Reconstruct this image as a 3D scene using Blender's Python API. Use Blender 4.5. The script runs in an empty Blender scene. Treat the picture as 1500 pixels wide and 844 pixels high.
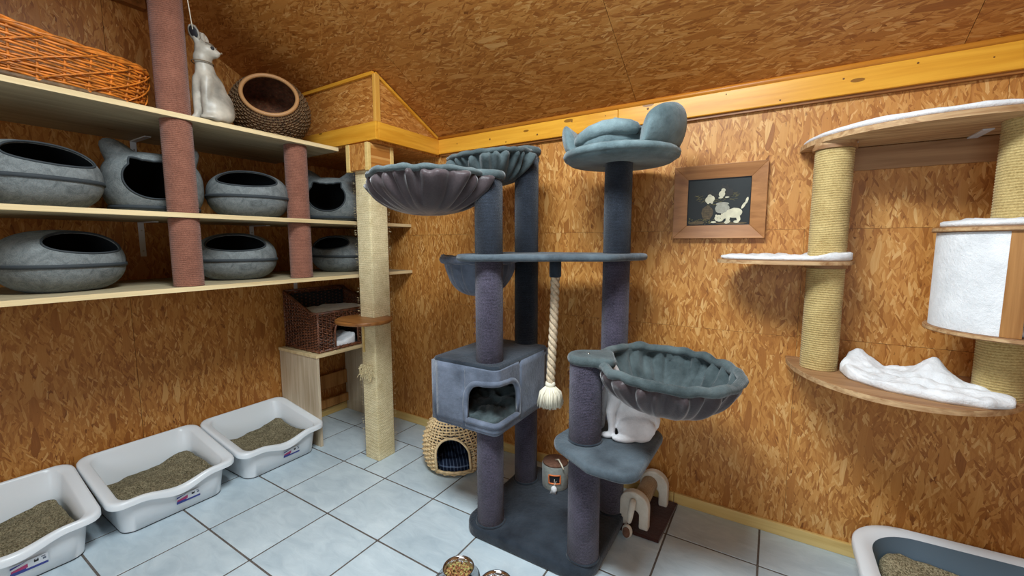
import bpy, bmesh, math, random
from mathutils import Vector, Matrix, noise
from math import sin, cos, pi, sqrt, atan2, radians, hypot
random.seed(7)
S = bpy.context.scene
COL = S.collection

# ------------------------------------------------------------------ camera
cam = bpy.data.cameras.new('camera'); cam_o = bpy.data.objects.new('camera', cam); COL.objects.link(cam_o)
cam.sensor_width = 36; cam.lens = 615.6/1500*36; cam.clip_start = .02
cam_o.location = (2.3854, -1.6882, 1.4597)
YAW, PIT = -.55625, .10671
cam_o.rotation_euler = (pi/2 - PIT, 0.0011, -YAW)
S.camera = cam_o

# ------------------------------------------------------------------ world, lights, exposure
w = bpy.data.worlds.new('world'); S.world = w; w.use_nodes = True
w.node_tree.nodes['Background'].inputs[0].default_value = (.80, .90, 1, 1)
w.node_tree.nodes['Background'].inputs[1].default_value = .6
def area(name, loc, aim, sx, sy, power, col):
    l = bpy.data.lights.new(name, 'AREA'); l.shape = 'RECTANGLE'; l.size = sx; l.size_y = sy; l.energy = power; l.color = col
    o = bpy.data.objects.new(name, l); COL.objects.link(o); o.location = loc
    o.rotation_euler = (Vector(aim)-Vector(loc)).to_track_quat('-Z', 'Y').to_euler()
    return o
area('rear_fill_light', (2.3, -3.55, 1.75), (1.7, .3, .6), 1.9, 1.3, 18, (.80, .93, 1))  # weak fill light, added unseen behind the camera
area('roof_window_daylight', (1.75, -1.0, 2.95), (1.75, -.7, 0), 1.1, .8, 100, (.86, .95, 1))
S.view_settings.view_transform = 'Standard'; S.view_settings.look = 'None'
S.view_settings.gamma = 1; S.view_settings.use_curve_mapping = False
S.view_settings.exposure = .45

# ------------------------------------------------------------------ node helpers
def lin(c):
    c = [v/255 for v in c[:3]]
    return tuple(v/12.92 if v <= .04045 else ((v+.055)/1.055)**2.4 for v in c) + (1,)
class NT:
    def __init__(s, name, rough=.6, spec=.4):
        s.m = bpy.data.materials.new(name); s.m.use_nodes = True; s.t = s.m.node_tree; s.n = s.t.nodes; s.l = s.t.links
        s.b = s.n['Principled BSDF']; s.b.inputs['Roughness'].default_value = rough; s.b.inputs['Specular IOR Level'].default_value = spec
    def new(s, typ, **kw):
        n = s.n.new(typ)
        for k, v in kw.items(): setattr(n, k, v)
        return n
    def put(s, sock, v):
        if isinstance(v, bpy.types.NodeSocket): s.l.new(v, sock)
        elif v is not None: sock.default_value = v
    def math(s, op, a, b=None, c=None, clamp=False):
        n = s.new('ShaderNodeMath', operation=op, use_clamp=clamp)
        s.put(n.inputs[0], a); s.put(n.inputs[1], b)
        if c is not None: s.put(n.inputs[2], c)
        return n.outputs[0]
    def mix(s, f, a, b, blend='MIX'):
        n = s.new('ShaderNodeMix', data_type='RGBA', blend_type=blend); s.put(n.inputs[0], f); s.put(n.inputs[6], a); s.put(n.inputs[7], b); return n.outputs[2]
    def ramp(s, f, stops):
        n = s.new('ShaderNodeValToRGB'); e = n.color_ramp.elements
        while len(e) < len(stops): e.new(.5)
        for i, (p, c) in enumerate(stops): e[i].position = p; e[i].color = c
        s.put(n.inputs[0], f); return n.outputs[0]
    def obj(s): return s.new('ShaderNodeTexCoord').outputs['Object']
    def map(s, v, scale=(1, 1, 1), loc=(0, 0, 0), rot=(0, 0, 0)):
        n = s.new('ShaderNodeMapping'); s.put(n.inputs[0], v); s.put(n.inputs[1], loc); s.put(n.inputs[2], rot); s.put(n.inputs[3], scale); return n.outputs[0]
    def noise(s, v, scale, detail=3, rough=.5, dist=0):
        n = s.new('ShaderNodeTexNoise'); s.put(n.inputs['Vector'], v); s.put(n.inputs['Scale'], scale); n.inputs['Detail'].default_value = detail
        n.inputs['Roughness'].default_value = rough; n.inputs['Distortion'].default_value = dist; return n.outputs[0]
    def col(s, c): s.put(s.b.inputs['Base Color'], c)
    def bump(s, h, strength=.3, dist=.01):
        n = s.new('ShaderNodeBump'); n.inputs['Strength'].default_value = strength; n.inputs['Distance'].default_value = dist
        s.put(n.inputs['Height'], h); s.l.new(n.outputs[0], s.b.inputs['Normal'])

def osb(name, ax, dark=1.0):
    """strand board: stacked layers of long thin flakes. ax = (axis of the long side, other axis)"""
    m = NT(name, .42, .35)
    rnd = m.new('ShaderNodeObjectInfo').outputs['Random']
    sep = m.new('ShaderNodeSeparateXYZ'); m.l.new(m.obj(), sep.inputs[0])
    L, W = sep.outputs[ax[0]], sep.outputs[ax[1]]
    c = m.new('ShaderNodeCombineXYZ'); m.put(c.inputs[0], m.math('ADD', L, m.math('MULTIPLY', rnd, 37.))); m.put(c.inputs[1], m.math('ADD', W, m.math('MULTIPLY', rnd, 91.)))
    base = c.outputs[0]
    warpn = m.new('ShaderNodeTexNoise'); m.put(warpn.inputs[0], base); warpn.inputs['Scale'].default_value = 7; warpn.inputs['Detail'].default_value = 2
    sc = m.new('ShaderNodeVectorMath', operation='MULTIPLY_ADD'); m.l.new(warpn.outputs['Color'], sc.inputs[0]); sc.inputs[1].default_value = (.035, .022, 0); m.l.new(base, sc.inputs[2])
    P = sc.outputs[0]
    stops = [(0, lin((112, 64, 26))), (.2, lin((160, 102, 46))), (.48, lin((190, 132, 66))), (.78, lin((210, 156, 86))), (1, lin((238, 198, 134)))]
    cur = None; H = None
    layers = [(0, 7, 24, None), (.16, 7.5, 31, .42), (-.36, 7, 28, .52), (.74, 10, 38, .74), (1.3, 9, 34, .84), (-.07, 8, 44, .46), (.38, 12, 66, .62), (-.62, 11, 60, .68), (.1, 15, 100, .55), (-.22, 20, 120, .66), (.55, 22, 120, .8), (-.03, 6.5, 30, .88)]
    for i, (a, su, sv, th) in enumerate(layers):
        v = m.map(P, (su, sv, 1), (i*3.7, i*5.3, 0), (0, 0, 0))
        r = m.map(P, (1, 1, 1), (0, 0, 0), (0, 0, a)); v = m.map(r, (su, sv, 1), (i*3.7, i*5.3, 0))
        vo = m.new('ShaderNodeTexVoronoi', voronoi_dimensions='2D', feature='F1'); m.put(vo.inputs['Vector'], v); vo.inputs['Scale'].default_value = 1
        sp = m.new('ShaderNodeSeparateColor'); m.l.new(vo.outputs['Color'], sp.inputs[0])
        grain = m.noise(m.map(r, (su*1.5, sv*7, 1)), 1, 2)
        tone = m.math('ADD', m.math('MULTIPLY', sp.outputs[1], .78), m.math('MULTIPLY', grain, .26))
        edge = m.math('MULTIPLY', m.math('SUBTRACT', vo.outputs['Distance'], .46), 2.6, clamp=True)
        tone = m.math('SUBTRACT', tone, m.math('MULTIPLY', edge, .5))
        rc = m.ramp(tone, stops)
        hh = m.math('ADD', sp.outputs[0], m.math('MULTIPLY', edge, -.7))
        if cur is None: cur, H = rc, hh
        else:
            mk = m.math('MULTIPLY', m.math('GREATER_THAN', sp.outputs[0], th), m.math('LESS_THAN', vo.outputs['Distance'], .52))
            cur = m.mix(mk, cur, rc)
            n = m.new('ShaderNodeMix'); m.put(n.inputs[0], mk); m.put(n.inputs[2], H); m.put(n.inputs[3], m.math('ADD', hh, .15)); H = n.outputs[0]
    # dark specks and pits
    pits = m.math('GREATER_THAN', m.noise(m.map(base, (34, 70, 1)), 1, 3), .69)
    cur = m.mix(m.math('MULTIPLY', pits, .55), cur, lin((62, 32, 12)))
    big = m.noise(base, 1.6, 2)
    cur = m.mix(m.math('MULTIPLY', big, .5), cur, lin((186, 116, 48)))
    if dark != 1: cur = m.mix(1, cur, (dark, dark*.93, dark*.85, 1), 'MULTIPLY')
    m.col(cur); m.bump(H, .35, .004)
    return m.m

def wood(name, light, darkc, ax=0, rough=.55, scale=1., knots=0.):
    m = NT(name, rough, .35); o = m.obj(); s = [26*scale]*3; s[ax] = 1.6*scale
    n = m.noise(m.map(o, tuple(s)), 1, 5, .6, .6)
    c = m.ramp(n, [(.3, lin(darkc)), (.62, lin(light))])
    m.col(c)
    if knots:
        s2 = [9]*3; s2[ax] = 3
        v = m.new('ShaderNodeTexVoronoi'); m.put(v.inputs['Vector'], m.map(o, tuple(s2))); v.inputs['Scale'].default_value = 1
        k = m.math('LESS_THAN', v.outputs['Distance'], knots)
        m.col(m.mix(m.math('MULTIPLY', k, .75), c, lin((96, 52, 14))))
    m.bump(n, .12, .003); return m.m

def plush(name, a, b, scale=60, bump=.5, rough=.95, sheen=.35, fine=400):
    m = NT(name, rough, .15); o = m.obj()
    n = m.noise(o, scale*.12, 4, .6); f = m.noise(o, fine, 2)
    c = m.ramp(m.math('ADD', m.math('MULTIPLY', n, .8), m.math('MULTIPLY', f, .2)), [(.32, lin(a)), (.66, lin(b))])
    m.col(c); m.b.inputs['Sheen Weight'].default_value = sheen; m.b.inputs['Sheen Roughness'].default_value = .4
    m.bump(m.math('ADD', m.noise(o, scale, 3), m.math('MULTIPLY', f, .6)), bump, .006); return m.m

def wrapped(name, a, b, pitch=.006, ax=2, fuzz=.5, slope=.0):
    """cord wound round a post: fine rings plus hairy noise"""
    m = NT(name, .9, .15); o = m.obj()
    sep = m.new('ShaderNodeSeparateXYZ'); m.l.new(o, sep.inputs[0])
    z = sep.outputs[ax]
    wob = m.noise(o, 7, 2)
    s = m.math('SINE', m.math('ADD', m.math('MULTIPLY', z, 2*pi/pitch), m.math('MULTIPLY', wob, 14)))
    f = m.noise(m.map(o, (1, 1, 1.4)), 170, 3, .75); g = m.noise(o, 14, 3)
    t = m.math('ADD', m.math('ADD', m.math('MULTIPLY', s, .07), m.math('MULTIPLY', f, .8)), m.math('MULTIPLY', g, .28))
    m.col(m.ramp(t, [(.34, lin(a)), (.70, lin(b))])); m.b.inputs['Sheen Weight'].default_value = .25*fuzz
    m.bump(m.math('ADD', m.math('MULTIPLY', s, .5-.3*fuzz), m.math('MULTIPLY', f, fuzz*2)), .7, .003); return m.m

def plain(name, c, rough=.5, spec=.4, metal=0, var=.0, scale=20, bump=0):
    m = NT(name, rough, spec); m.b.inputs['Metallic'].default_value = metal
    if var or bump:
        n = m.noise(m.obj(), scale, 4)
        c2 = tuple(max(0, v*(1-var)) for v in c); m.col(m.ramp(n, [(.3, lin(c2)), (.7, lin(c))]))
        if bump: m.bump(n, bump, .003)
    else: m.col(lin(c))
    return m.m

def tilemat():
    m = NT('glazed_tile', .34, .45); o = m.obj(); rnd = m.new('ShaderNodeObjectInfo').outputs['Random']
    v = m.new('ShaderNodeVectorMath', operation='ADD'); m.l.new(o, v.inputs[0])
    cb = m.new('ShaderNodeCombineXYZ'); m.put(cb.inputs[0], m.math('MULTIPLY', rnd, 50)); m.put(cb.inputs[1], m.math('MULTIPLY', rnd, 23)); m.l.new(cb.outputs[0], v.inputs[1])
    n = m.noise(m.map(v.outputs[0], (7, 16, 1), (0, 0, 0), (0, 0, .5)), 1, 6, .62, .8); g = m.noise(v.outputs[0], 3, 3)
    m.col(m.ramp(m.math('ADD', m.math('MULTIPLY', n, .5), m.math('MULTIPLY', g, .5)), [(.3, lin((168, 186, 196))), (.7, lin((212, 226, 232)))]))
    m.bump(n, .42, .006)
    m.put(m.b.inputs['Roughness'], m.math('ADD', m.math('MULTIPLY', g, .2), .26)); return m.m

def littermat(name='clay_litter', a=(74, 66, 46), b=(168, 158, 128)):
    m = NT(name, .95, .2); o = m.obj()
    v = m.new('ShaderNodeTexVoronoi'); m.put(v.inputs['Vector'], o); v.inputs['Scale'].default_value = 210
    sp = m.new('ShaderNodeSeparateColor'); m.l.new(v.outputs['Color'], sp.inputs[0])
    m.col(m.ramp(m.math('ADD', m.math('MULTIPLY', sp.outputs[0], .6), m.math('MULTIPLY', m.noise(o, 16, 3), .4)), [(.15, lin(a)), (.9, lin(b))]))
    m.bump(m.math('SUBTRACT', 1, v.outputs['Distance']), .8, .005); return m.m

def felt():
    m = NT('grey_felt', .95, .15); o = m.obj()
    n = m.noise(m.map(o, (1, 1, 1), (0, 0, 0), (.5, .3, .2)), 22, 6, .7, 1.5); f = m.noise(o, 300, 2)
    m.col(m.ramp(m.math('ADD', m.math('MULTIPLY', n, .7), m.math('MULTIPLY', f, .3)), [(.3, lin((78, 83, 84))), (.7, lin((136, 142, 142)))]))
    m.bump(m.math('ADD', n, f), .3, .004); return m.m

M = dict(
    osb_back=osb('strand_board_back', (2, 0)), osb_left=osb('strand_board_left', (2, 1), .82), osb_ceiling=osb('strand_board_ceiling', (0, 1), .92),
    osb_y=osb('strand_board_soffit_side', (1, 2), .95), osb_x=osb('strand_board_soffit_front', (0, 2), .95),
    pine=wood('yellow_varnished_pine', (232, 170, 58), (208, 138, 34), 0, .32, 1, .10), pine_y=wood('yellow_varnished_pine_side', (232, 170, 58), (208, 138, 34), 1, .32, 1, .10),
    beadpine=wood('darker_pine_bead', (206, 136, 48), (176, 104, 28), 0, .35), pine_z=wood('pine_upright', (226, 172, 84), (204, 144, 56), 2, .4),
    base=wood('pale_pine_skirting', (226, 196, 128), (206, 170, 98), 0, .45), base_y=wood('pale_pine_skirting_side', (226, 196, 128), (206, 170, 98), 1, .45),
    shelfboard=wood('weathered_shaded_spruce_board', (182, 168, 136), (150, 136, 108), 1, .65, 1, .06), shelf=wood('pale_spruce_board', (226, 204, 158), (198, 172, 124), 1, .6, 1, .07), whitewood=wood('pale_limed_board', (206, 190, 164), (178, 158, 128), 2, .6),  # shelfboard: weathered grey, darkened further to hold the shade under the shelves
    ply=wood('brown_plywood', (172, 132, 92), (134, 94, 60), 0, .55), plyedge=wood('plywood_edge', (206, 172, 128), (150, 106, 66), 0, .6, 2),
    oak=wood('oiled_oak', (186, 134, 76), (142, 92, 42), 2, .5), frame=wood('picture_frame_wood', (178, 124, 74), (142, 92, 50), 0, .42),
    disc=wood('brown_lacquered_disc', (158, 104, 54), (112, 68, 30), 0, .35),
    brown=wrapped('brown_carpet_wrap', (104, 64, 50), (156, 104, 84), .009, 2, .8), 
    purple=wrapped('plum_grey_sisal_wrap', (18, 17, 25), (92, 86, 104), .0065, 2, 1), navy=wrapped('blue_grey_sisal_wrap', (8, 10, 17), (48, 56, 68), .0065, 2, 1),
    sisal=wrapped('natural_sisal_wrap', (186, 162, 108), (250, 236, 194), .007, 2, .5), sisal_r=wrapped('sisal_column_wrap', (158, 130, 76), (218, 194, 134), .0095, 2, .5),
    plush=plush('slate_grey_plush', (76, 84, 98), (122, 132, 150)), plushd=plush('dark_slate_plush', (30, 36, 44), (58, 67, 77)), plushbed=plush('pale_blue_grey_plush', (68, 84, 88), (124, 144, 148)), plushg=plush('green_grey_plush', (48, 58, 60), (98, 111, 113)),
    velvet=plush('taupe_velvet', (50, 42, 44), (86, 76, 78), 14, .2, .38, .55, 150), white=plush('white_fleece', (216, 218, 220), (242, 244, 246), 90, .5, .95, .3), 
    catfur=plush('white_cat_fur', (222, 222, 224), (246, 246, 248), 160, .35), cream=plush('cream_fleece', (206, 198, 182), (232, 226, 212), 120, .5),
    tile=tilemat(), grout=plain('grey_brown_grout', (112, 104, 98), .9, .2, 0, .25, 60, .3),
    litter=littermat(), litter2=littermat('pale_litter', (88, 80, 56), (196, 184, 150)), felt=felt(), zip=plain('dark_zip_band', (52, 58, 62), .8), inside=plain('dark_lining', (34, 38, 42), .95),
    plastic=plain('white_plastic', (226, 232, 236), .32, .5), plasticg=plain('blue_grey_plastic', (92, 110, 124), .4), foot=plain('dark_rubber', (40, 44, 46), .8),
    steel=plain('stainless_steel', (206, 208, 210), .16, .5, 1), rubber=plain('black_rubber_ring', (40, 42, 46), .7),
    wicker=plain('honey_willow', (255, 224, 172), .5, .4, 0, .18, 40), orange=plain('orange_willow', (228, 132, 44), .42, .4, 0, .35, 30), darkwick=plain('dark_brown_willow', (134, 82, 56), .42, .5, 0, .45, 40),
    rattan=plain('pale_rattan', (176, 130, 84), .5), platf=plush('platform_plush', (50, 58, 65), (92, 104, 112)), greywick=plain('weathered_rattan', (134, 104, 72), .6, .35, 0, .4, 40), rope=plain('cotton_rope', (226, 204, 172), .85, .2, 0, .2, 90, .3), tassel=plain('cream_cotton', (240, 232, 210), .9),
    ceramic=plain('white_ceramic', (204, 196, 180), .42, .4, 0, .38, 11), dark=plain('charcoal_paint', (30, 30, 34), .6), ceramicbrown=plain('worn_brown_glaze', (128, 108, 84), .4, .4, 0, .3, 30),
    bluep=plain('label_blue', (56, 66, 142), .5), pinkp=plain('label_magenta', (176, 62, 110), .5), lpaper=plain('label_paper', (214, 218, 224), .5), greyp=plain('label_grey', (96, 104, 120), .5),
    darkbrown=plush('dark_brown_carpet', (54, 32, 28), (78, 48, 42)), beige=plush('beige_plush', (178, 168, 148), (214, 206, 188)), roller=wrapped('sisal_roller_wrap', (134, 114, 88), (182, 160, 126), .006, 0, .5),
    orangep=plain('orange_trim', (226, 122, 64), .6), brownfelt=plain('brown_felt', (128, 92, 74), .9, .2, 0, .2, 60), tin=plush('mottled_grey_wrap', (120, 124, 120), (168, 172, 164)),
    canvas=plain('painted_dark_ground', (20, 27, 26), .4, .4, 0, .4, 14), pcream=plain('painted_cream_fur', (226, 220, 190), .45, .4, 0, .12, 40), pblack=plain('painted_black_fur', (36, 34, 30), .5), pstraw=plain('painted_straw', (126, 116, 66), .5, .4, 0, .3, 40),
    pbasket=plain('painted_basket', (110, 92, 62), .5, .4, 0, .3, 60), pgrey=plain('painted_tub', (176, 174, 158), .5, .4, 0, .15, 60), screw=plain('zinc_screw', (190, 190, 186), .3, .5, 1), knot=plain('pine_knot', (104, 62, 20), .5),
    kibble=plain('kibble', (196, 150, 92), .8, .3, 0, .3, 50), kibbler=plain('kibble_reddish', (150, 92, 62), .8), kibbleg=plain('kibble_greenish', (176, 164, 98), .8))

def plaid():
    m = NT('navy_plaid_cloth', .9, .2); o = m.obj(); sep = m.new('ShaderNodeSeparateXYZ'); m.l.new(o, sep.inputs[0])
    a = m.math('GREATER_THAN', m.math('SINE', m.math('MULTIPLY', m.math('ADD', sep.outputs[0], sep.outputs[1]), 210)), .72)
    b = m.math('GREATER_THAN', m.math('SINE', m.math('MULTIPLY', sep.outputs[2], 210)), .72)
    s = m.math('MULTIPLY', m.math('ADD', a, b), .5)
    m.col(m.mix(s, lin((26, 36, 58)), lin((118, 136, 164)))); return m.m
M['plaid'] = plaid()

# ------------------------------------------------------------------ mesh helpers
class MB:
    def __init__(s): s.v = []; s.f = []; s.mi = []; s.cur = 0
    def add(s, vs, fs):
        o = len(s.v); s.v += [tuple(p) for p in vs]; s.f += [tuple(i+o for i in f) for f in fs]; s.mi += [s.cur]*len(fs); return s
    def box(s, x0, y0, z0, x1, y1, z1):
        return s.add([(x0, y0, z0), (x1, y0, z0), (x1, y1, z0), (x0, y1, z0), (x0, y0, z1), (x1, y0, z1), (x1, y1, z1), (x0, y1, z1)],
                     [(0, 3, 2, 1), (4, 5, 6, 7), (0, 1, 5, 4), (1, 2, 6, 5), (2, 3, 7, 6), (3, 0, 4, 7)])
    def prism(s, out, z0, z1, r=0.0):
        n = len(out); rings = []
        if r:
            c = (sum(p[0] for p in out)/n, sum(p[1] for p in out)/n)
            def off(d): 
                res = []
                for i in range(n):
                    a, b, q = out[i-1], out[i], out[(i+1) % n]
                    tx, ty = q[0]-a[0], q[1]-a[1]; L = hypot(tx, ty) or 1
                    res.append((b[0]-ty/L*d, b[1]+tx/L*d))
                return res
            for k in range(4):
                a = k/3*pi/2; rings.append((off(r*(1-sin(a))), z0+r*(1-cos(a))))
            for k in range(4):
                a = k/3*pi/2; rings.append((off(r*(1-cos(a))), z1-r*(1-sin(a))))
        else: rings = [(out, z0), (out, z1)]
        vs = []; fs = []
        for o, z in rings: vs += [(p[0], p[1], z) for p in o]
        for k in range(len(rings)-1):
            for i in range(n):
                j = (i+1) % n; fs.append((k*n+i, k*n+j, (k+1)*n+j, (k+1)*n+i))
        fs.append(tuple(range(n-1, -1, -1))); fs.append(tuple((len(rings)-1)*n+i for i in range(n)))
        return s.add(vs, fs)
    def lathe(s, prof, n=32, c=(0, 0, 0), M4=None):
        vs = []; fs = []
        for r, z in prof:
            for i in range(n):
                a = 2*pi*i/n; p = Vector((r*cos(a), r*sin(a), z))
                if M4 is not None: p = M4 @ p
                vs.append((p.x+c[0], p.y+c[1], p.z+c[2]))
        for k in range(len(prof)-1):
            for i in range(n):
                j = (i+1) % n; fs.append((k*n+i, k*n+j, (k+1)*n+j, (k+1)*n+i))
        if prof[0][0] > 1e-4: fs.append(tuple(range(n-1, -1, -1)))
        if prof[-1][0] > 1e-4: fs.append(tuple((len(prof)-1)*n+i for i in range(n)))
        return s.add(vs, fs)
    def tube(s, path, r, n=6, closed=False, caps=True):
        P = [Vector(p) for p in path]; m = len(P); vs = []; fs = []
        up = None; tw = 0
        if closed:
            T = [(P[(i+1) % m]-P[i-1]).normalized() for i in range(m)]; u0 = T[0].orthogonal().normalized(); uu = u0.copy()
            for i in list(range(1, m))+[0]: uu = (uu-T[i]*uu.dot(T[i])).normalized()
            tw = atan2(T[0].dot(u0.cross(uu)), u0.dot(uu))
        for i in range(m):
            t = (P[(i+1) % m]-P[i-1]) if closed else (P[min(i+1, m-1)]-P[max(i-1, 0)])
            if t.length < 1e-9: t = Vector((0, 0, 1))
            t.normalize()
            if up is None: up = t.orthogonal().normalized()
            up = up - t*up.dot(t)
            if up.length < 1e-6: up = t.orthogonal()
            up.normalize(); b = t.cross(up); rr = r[i] if isinstance(r, (list, tuple)) else r
            for k in range(n):
                a = 2*pi*k/n-tw*i/m; q = P[i]+(up*cos(a)+b*sin(a))*rr; vs.append(q)
        for i in range(m if closed else m-1):
            for k in range(n):
                j = (k+1) % n; ii = (i+1) % m
                fs.append((i*n+k, i*n+j, ii*n+j, ii*n+k))
        if caps and not closed: fs.append(tuple(range(n-1, -1, -1))); fs.append(tuple((m-1)*n+k for k in range(n)))
        return s.add(vs, fs)
    def grid(s, fn, nu, nv, wu=False, wv=False):
        vs = []; fs = []
        for j in range(nv+(0 if wv else 1)):
            for i in range(nu+(0 if wu else 1)): vs.append(fn(i/nu, j/nv))
        W = nu+(0 if wu else 1); Hh = nv+(0 if wv else 1)
        for j in range(nv):
            for i in range(nu):
                a, b = i, (i+1) % W; c, d = j, (j+1) % Hh
                fs.append((c*W+a, c*W+b, d*W+b, d*W+a))
        return s.add(vs, fs)
    def ball(s, c, r, n=10, R=None):
        if not isinstance(r, (tuple, list)): r = (r, r, r)
        vs = []; fs = []; m = n
        for j in range(m+1):
            ph = pi*j/m
            for i in range(2*n):
                a = pi*i/n; p = Vector((r[0]*sin(ph)*cos(a), r[1]*sin(ph)*sin(a), r[2]*cos(ph)))
                if R is not None: p = R @ p
                vs.append((p.x+c[0], p.y+c[1], p.z+c[2]))
        for j in range(m):
            for i in range(2*n):
                k = (i+1) % (2*n); fs.append((j*2*n+i, (j+1)*2*n+i, (j+1)*2*n+k, j*2*n+k))
        return s.add(vs, fs)

ORG = {}
def obj(name, mb, mat, parent=None, smooth=False, bevel=0, solid=0, sub=0, label=None, remesh=0, iters=8, angle=None):
    vs = mb.v
    if parent is None:
        xs, ys, zs = zip(*vs); org = Vector(((min(xs)+max(xs))/2, (min(ys)+max(ys))/2, min(zs)))
    else: org = ORG[parent.name]
    me = bpy.data.meshes.new(name); me.from_pydata([(v[0]-org.x, v[1]-org.y, v[2]-org.z) for v in vs], [], mb.f)
    for m in (mat if isinstance(mat, (list, tuple)) else [mat]): me.materials.append(m)
    if isinstance(mat, (list, tuple)): me.polygons.foreach_set('material_index', mb.mi)
    me.validate(); bm = bmesh.new(); bm.from_mesh(me); bmesh.ops.remove_doubles(bm, verts=bm.verts, dist=1e-5); bmesh.ops.recalc_face_normals(bm, faces=bm.faces); bm.to_mesh(me); bm.free()
    if smooth: me.polygons.foreach_set('use_smooth', [True]*len(me.polygons))
    if angle: me.set_sharp_from_angle(angle=angle)
    o = bpy.data.objects.new(name, me); COL.objects.link(o); ORG[o.name] = org
    if parent is not None: o.parent = parent
    else: o.location = org
    if remesh:
        r = o.modifiers.new('r', 'REMESH'); r.mode = 'VOXEL'; r.voxel_size = remesh; r.use_smooth_shade = True
        q = o.modifiers.new('s', 'SMOOTH'); q.factor = .5; q.iterations = iters
    if solid: q = o.modifiers.new('t', 'SOLIDIFY'); q.thickness = solid; q.offset = 0
    if bevel: q = o.modifiers.new('b', 'BEVEL'); q.width = bevel; q.segments = 2; q.limit_method = 'ANGLE'
    if sub: q = o.modifiers.new('u', 'SUBSURF'); q.levels = q.render_levels = sub
    if label: o['label'] = label
    return o
def tag(o, label, cat, group=None, kind=None):
    o['label'] = label; o['category'] = cat
    if group: o['group'] = group
    if kind: o['kind'] = kind
    return o
def thing(name, loc, label, cat, group=None, rotz=0):
    o = bpy.data.objects.new(name, None); COL.objects.link(o); o.location = loc; o.empty_display_size = .05
    ORG[o.name] = Vector(loc); return tag(o, label, cat, group)
def struct(o): o['kind'] = 'structure'; return o
def sempty(name, loc=(0, 0, 0)):
    o = bpy.data.objects.new(name, None); COL.objects.link(o); o.location = loc; ORG[o.name] = Vector(loc); o['kind'] = 'structure'; return o
def copytree(o, parent=None):
    c = o.copy(); COL.objects.link(c)
    if parent is not None: c.parent = parent
    for ch in list(o.children): copytree(ch, c)
    return c
def rrect(x0, y0, x1, y1, r, n=8):
    out = []
    rs = r if isinstance(r, (list, tuple)) else (r,)*4
    for (cx, cy, a0, q) in ((x1-rs[0], y0+rs[0], -pi/2, rs[0]), (x1-rs[1], y1-rs[1], 0, rs[1]), (x0+rs[2], y1-rs[2], pi/2, rs[2]), (x0+rs[3], y0+rs[3], pi, rs[3])):
        for k in range(n+1):
            a = a0+k/n*pi/2; out.append((cx+q*cos(a), cy+q*sin(a)))
    return out
def ellipse(cx, cy, rx, ry, n=48, a0=0, a1=2*pi):
    full = abs(a1-a0-2*pi) < 1e-6
    return [(cx+rx*cos(a0+(a1-a0)*i/(n if full else n-1)), cy+ry*sin(a0+(a1-a0)*i/(n if full else n-1))) for i in range(n)]
def hull(circs, n=40):
    pts = [(c[0]+c[2]*cos(2*pi*i/n), c[1]+c[2]*sin(2*pi*i/n)) for c in circs for i in range(n)]; pts = sorted(set(pts))
    def half(ps):
        h = []
        for p in ps:
            while len(h) > 1 and (h[-1][0]-h[-2][0])*(p[1]-h[-2][1])-(h[-1][1]-h[-2][1])*(p[0]-h[-2][0]) <= 0: h.pop()
            h.append(p)
        return h
    a = half(pts); b = half(pts[::-1]); return a[:-1]+b[:-1]
def resample(out, n):
    L = [0]
    for i in range(len(out)): a, b = out[i], out[(i+1) % len(out)]; L.append(L[-1]+hypot(b[0]-a[0], b[1]-a[1]))
    res = []; k = 0
    for i in range(n):
        t = L[-1]*i/n
        while L[k+1] < t: k += 1
        u = (t-L[k])/max(1e-9, L[k+1]-L[k]); a, b = out[k], out[(k+1) % len(out)]; res.append((a[0]+(b[0]-a[0])*u, a[1]+(b[1]-a[1])*u))
    return res
def nz(x, y, z=0): return noise.noise(Vector((x, y, z)))
def pad(out, z0, h, amp=.006, fr=9, rings=10, n=72, edge=.25, seed=0, hf=None):
    """soft flat cushion over an outline, rounded edge, lumpy top"""
    out = resample(out, n); cx = sum(p[0] for p in out)/n; cy = sum(p[1] for p in out)/n
    mb = MB(); vs = []; fs = []
    prof = [(.97, 0), (1, .25), (1, .6)] + [(1-edge*(1-cos(a)), .6+.4*sin(a)) for a in (.5, 1.0, pi/2)] 
    last = prof[-1][0]; prof += [(last*(1-k/rings), 1) for k in range(1, rings)]
    for (s_, hh) in prof:
        for (px, py) in out:
            X, Y = cx+(px-cx)*s_, cy+(py-cy)*s_
            z = z0+h*hh
            if hh > .3: z += amp*(nz(X*fr, Y*fr, seed)+.5*nz(X*fr*2.3, Y*fr*2.3, seed+3))*2*min(1, hh)
            if hf and hh > .3: z += hf(X, Y)
            if hh <= .6 and hh > 0: X += nz(px*20, py*20, seed)*.004; Y += nz(py*20, px*20, seed+1)*.004
            vs.append((X, Y, z))
    R = len(prof)
    for k in range(R-1):
        for i in range(n): j = (i+1) % n; fs.append((k*n+i, k*n+j, (k+1)*n+j, (k+1)*n+i))
    vs.append((cx, cy, z0+h+(hf(cx, cy) if hf else 0)+amp*nz(cx*fr, cy*fr, seed)*2)); c = len(vs)-1
    for i in range(n): fs.append(((R-1)*n+i, (R-1)*n+(i+1) % n, c))
    fs.append(tuple(range(n-1, -1, -1)))
    return mb.add(vs, fs)
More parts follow.
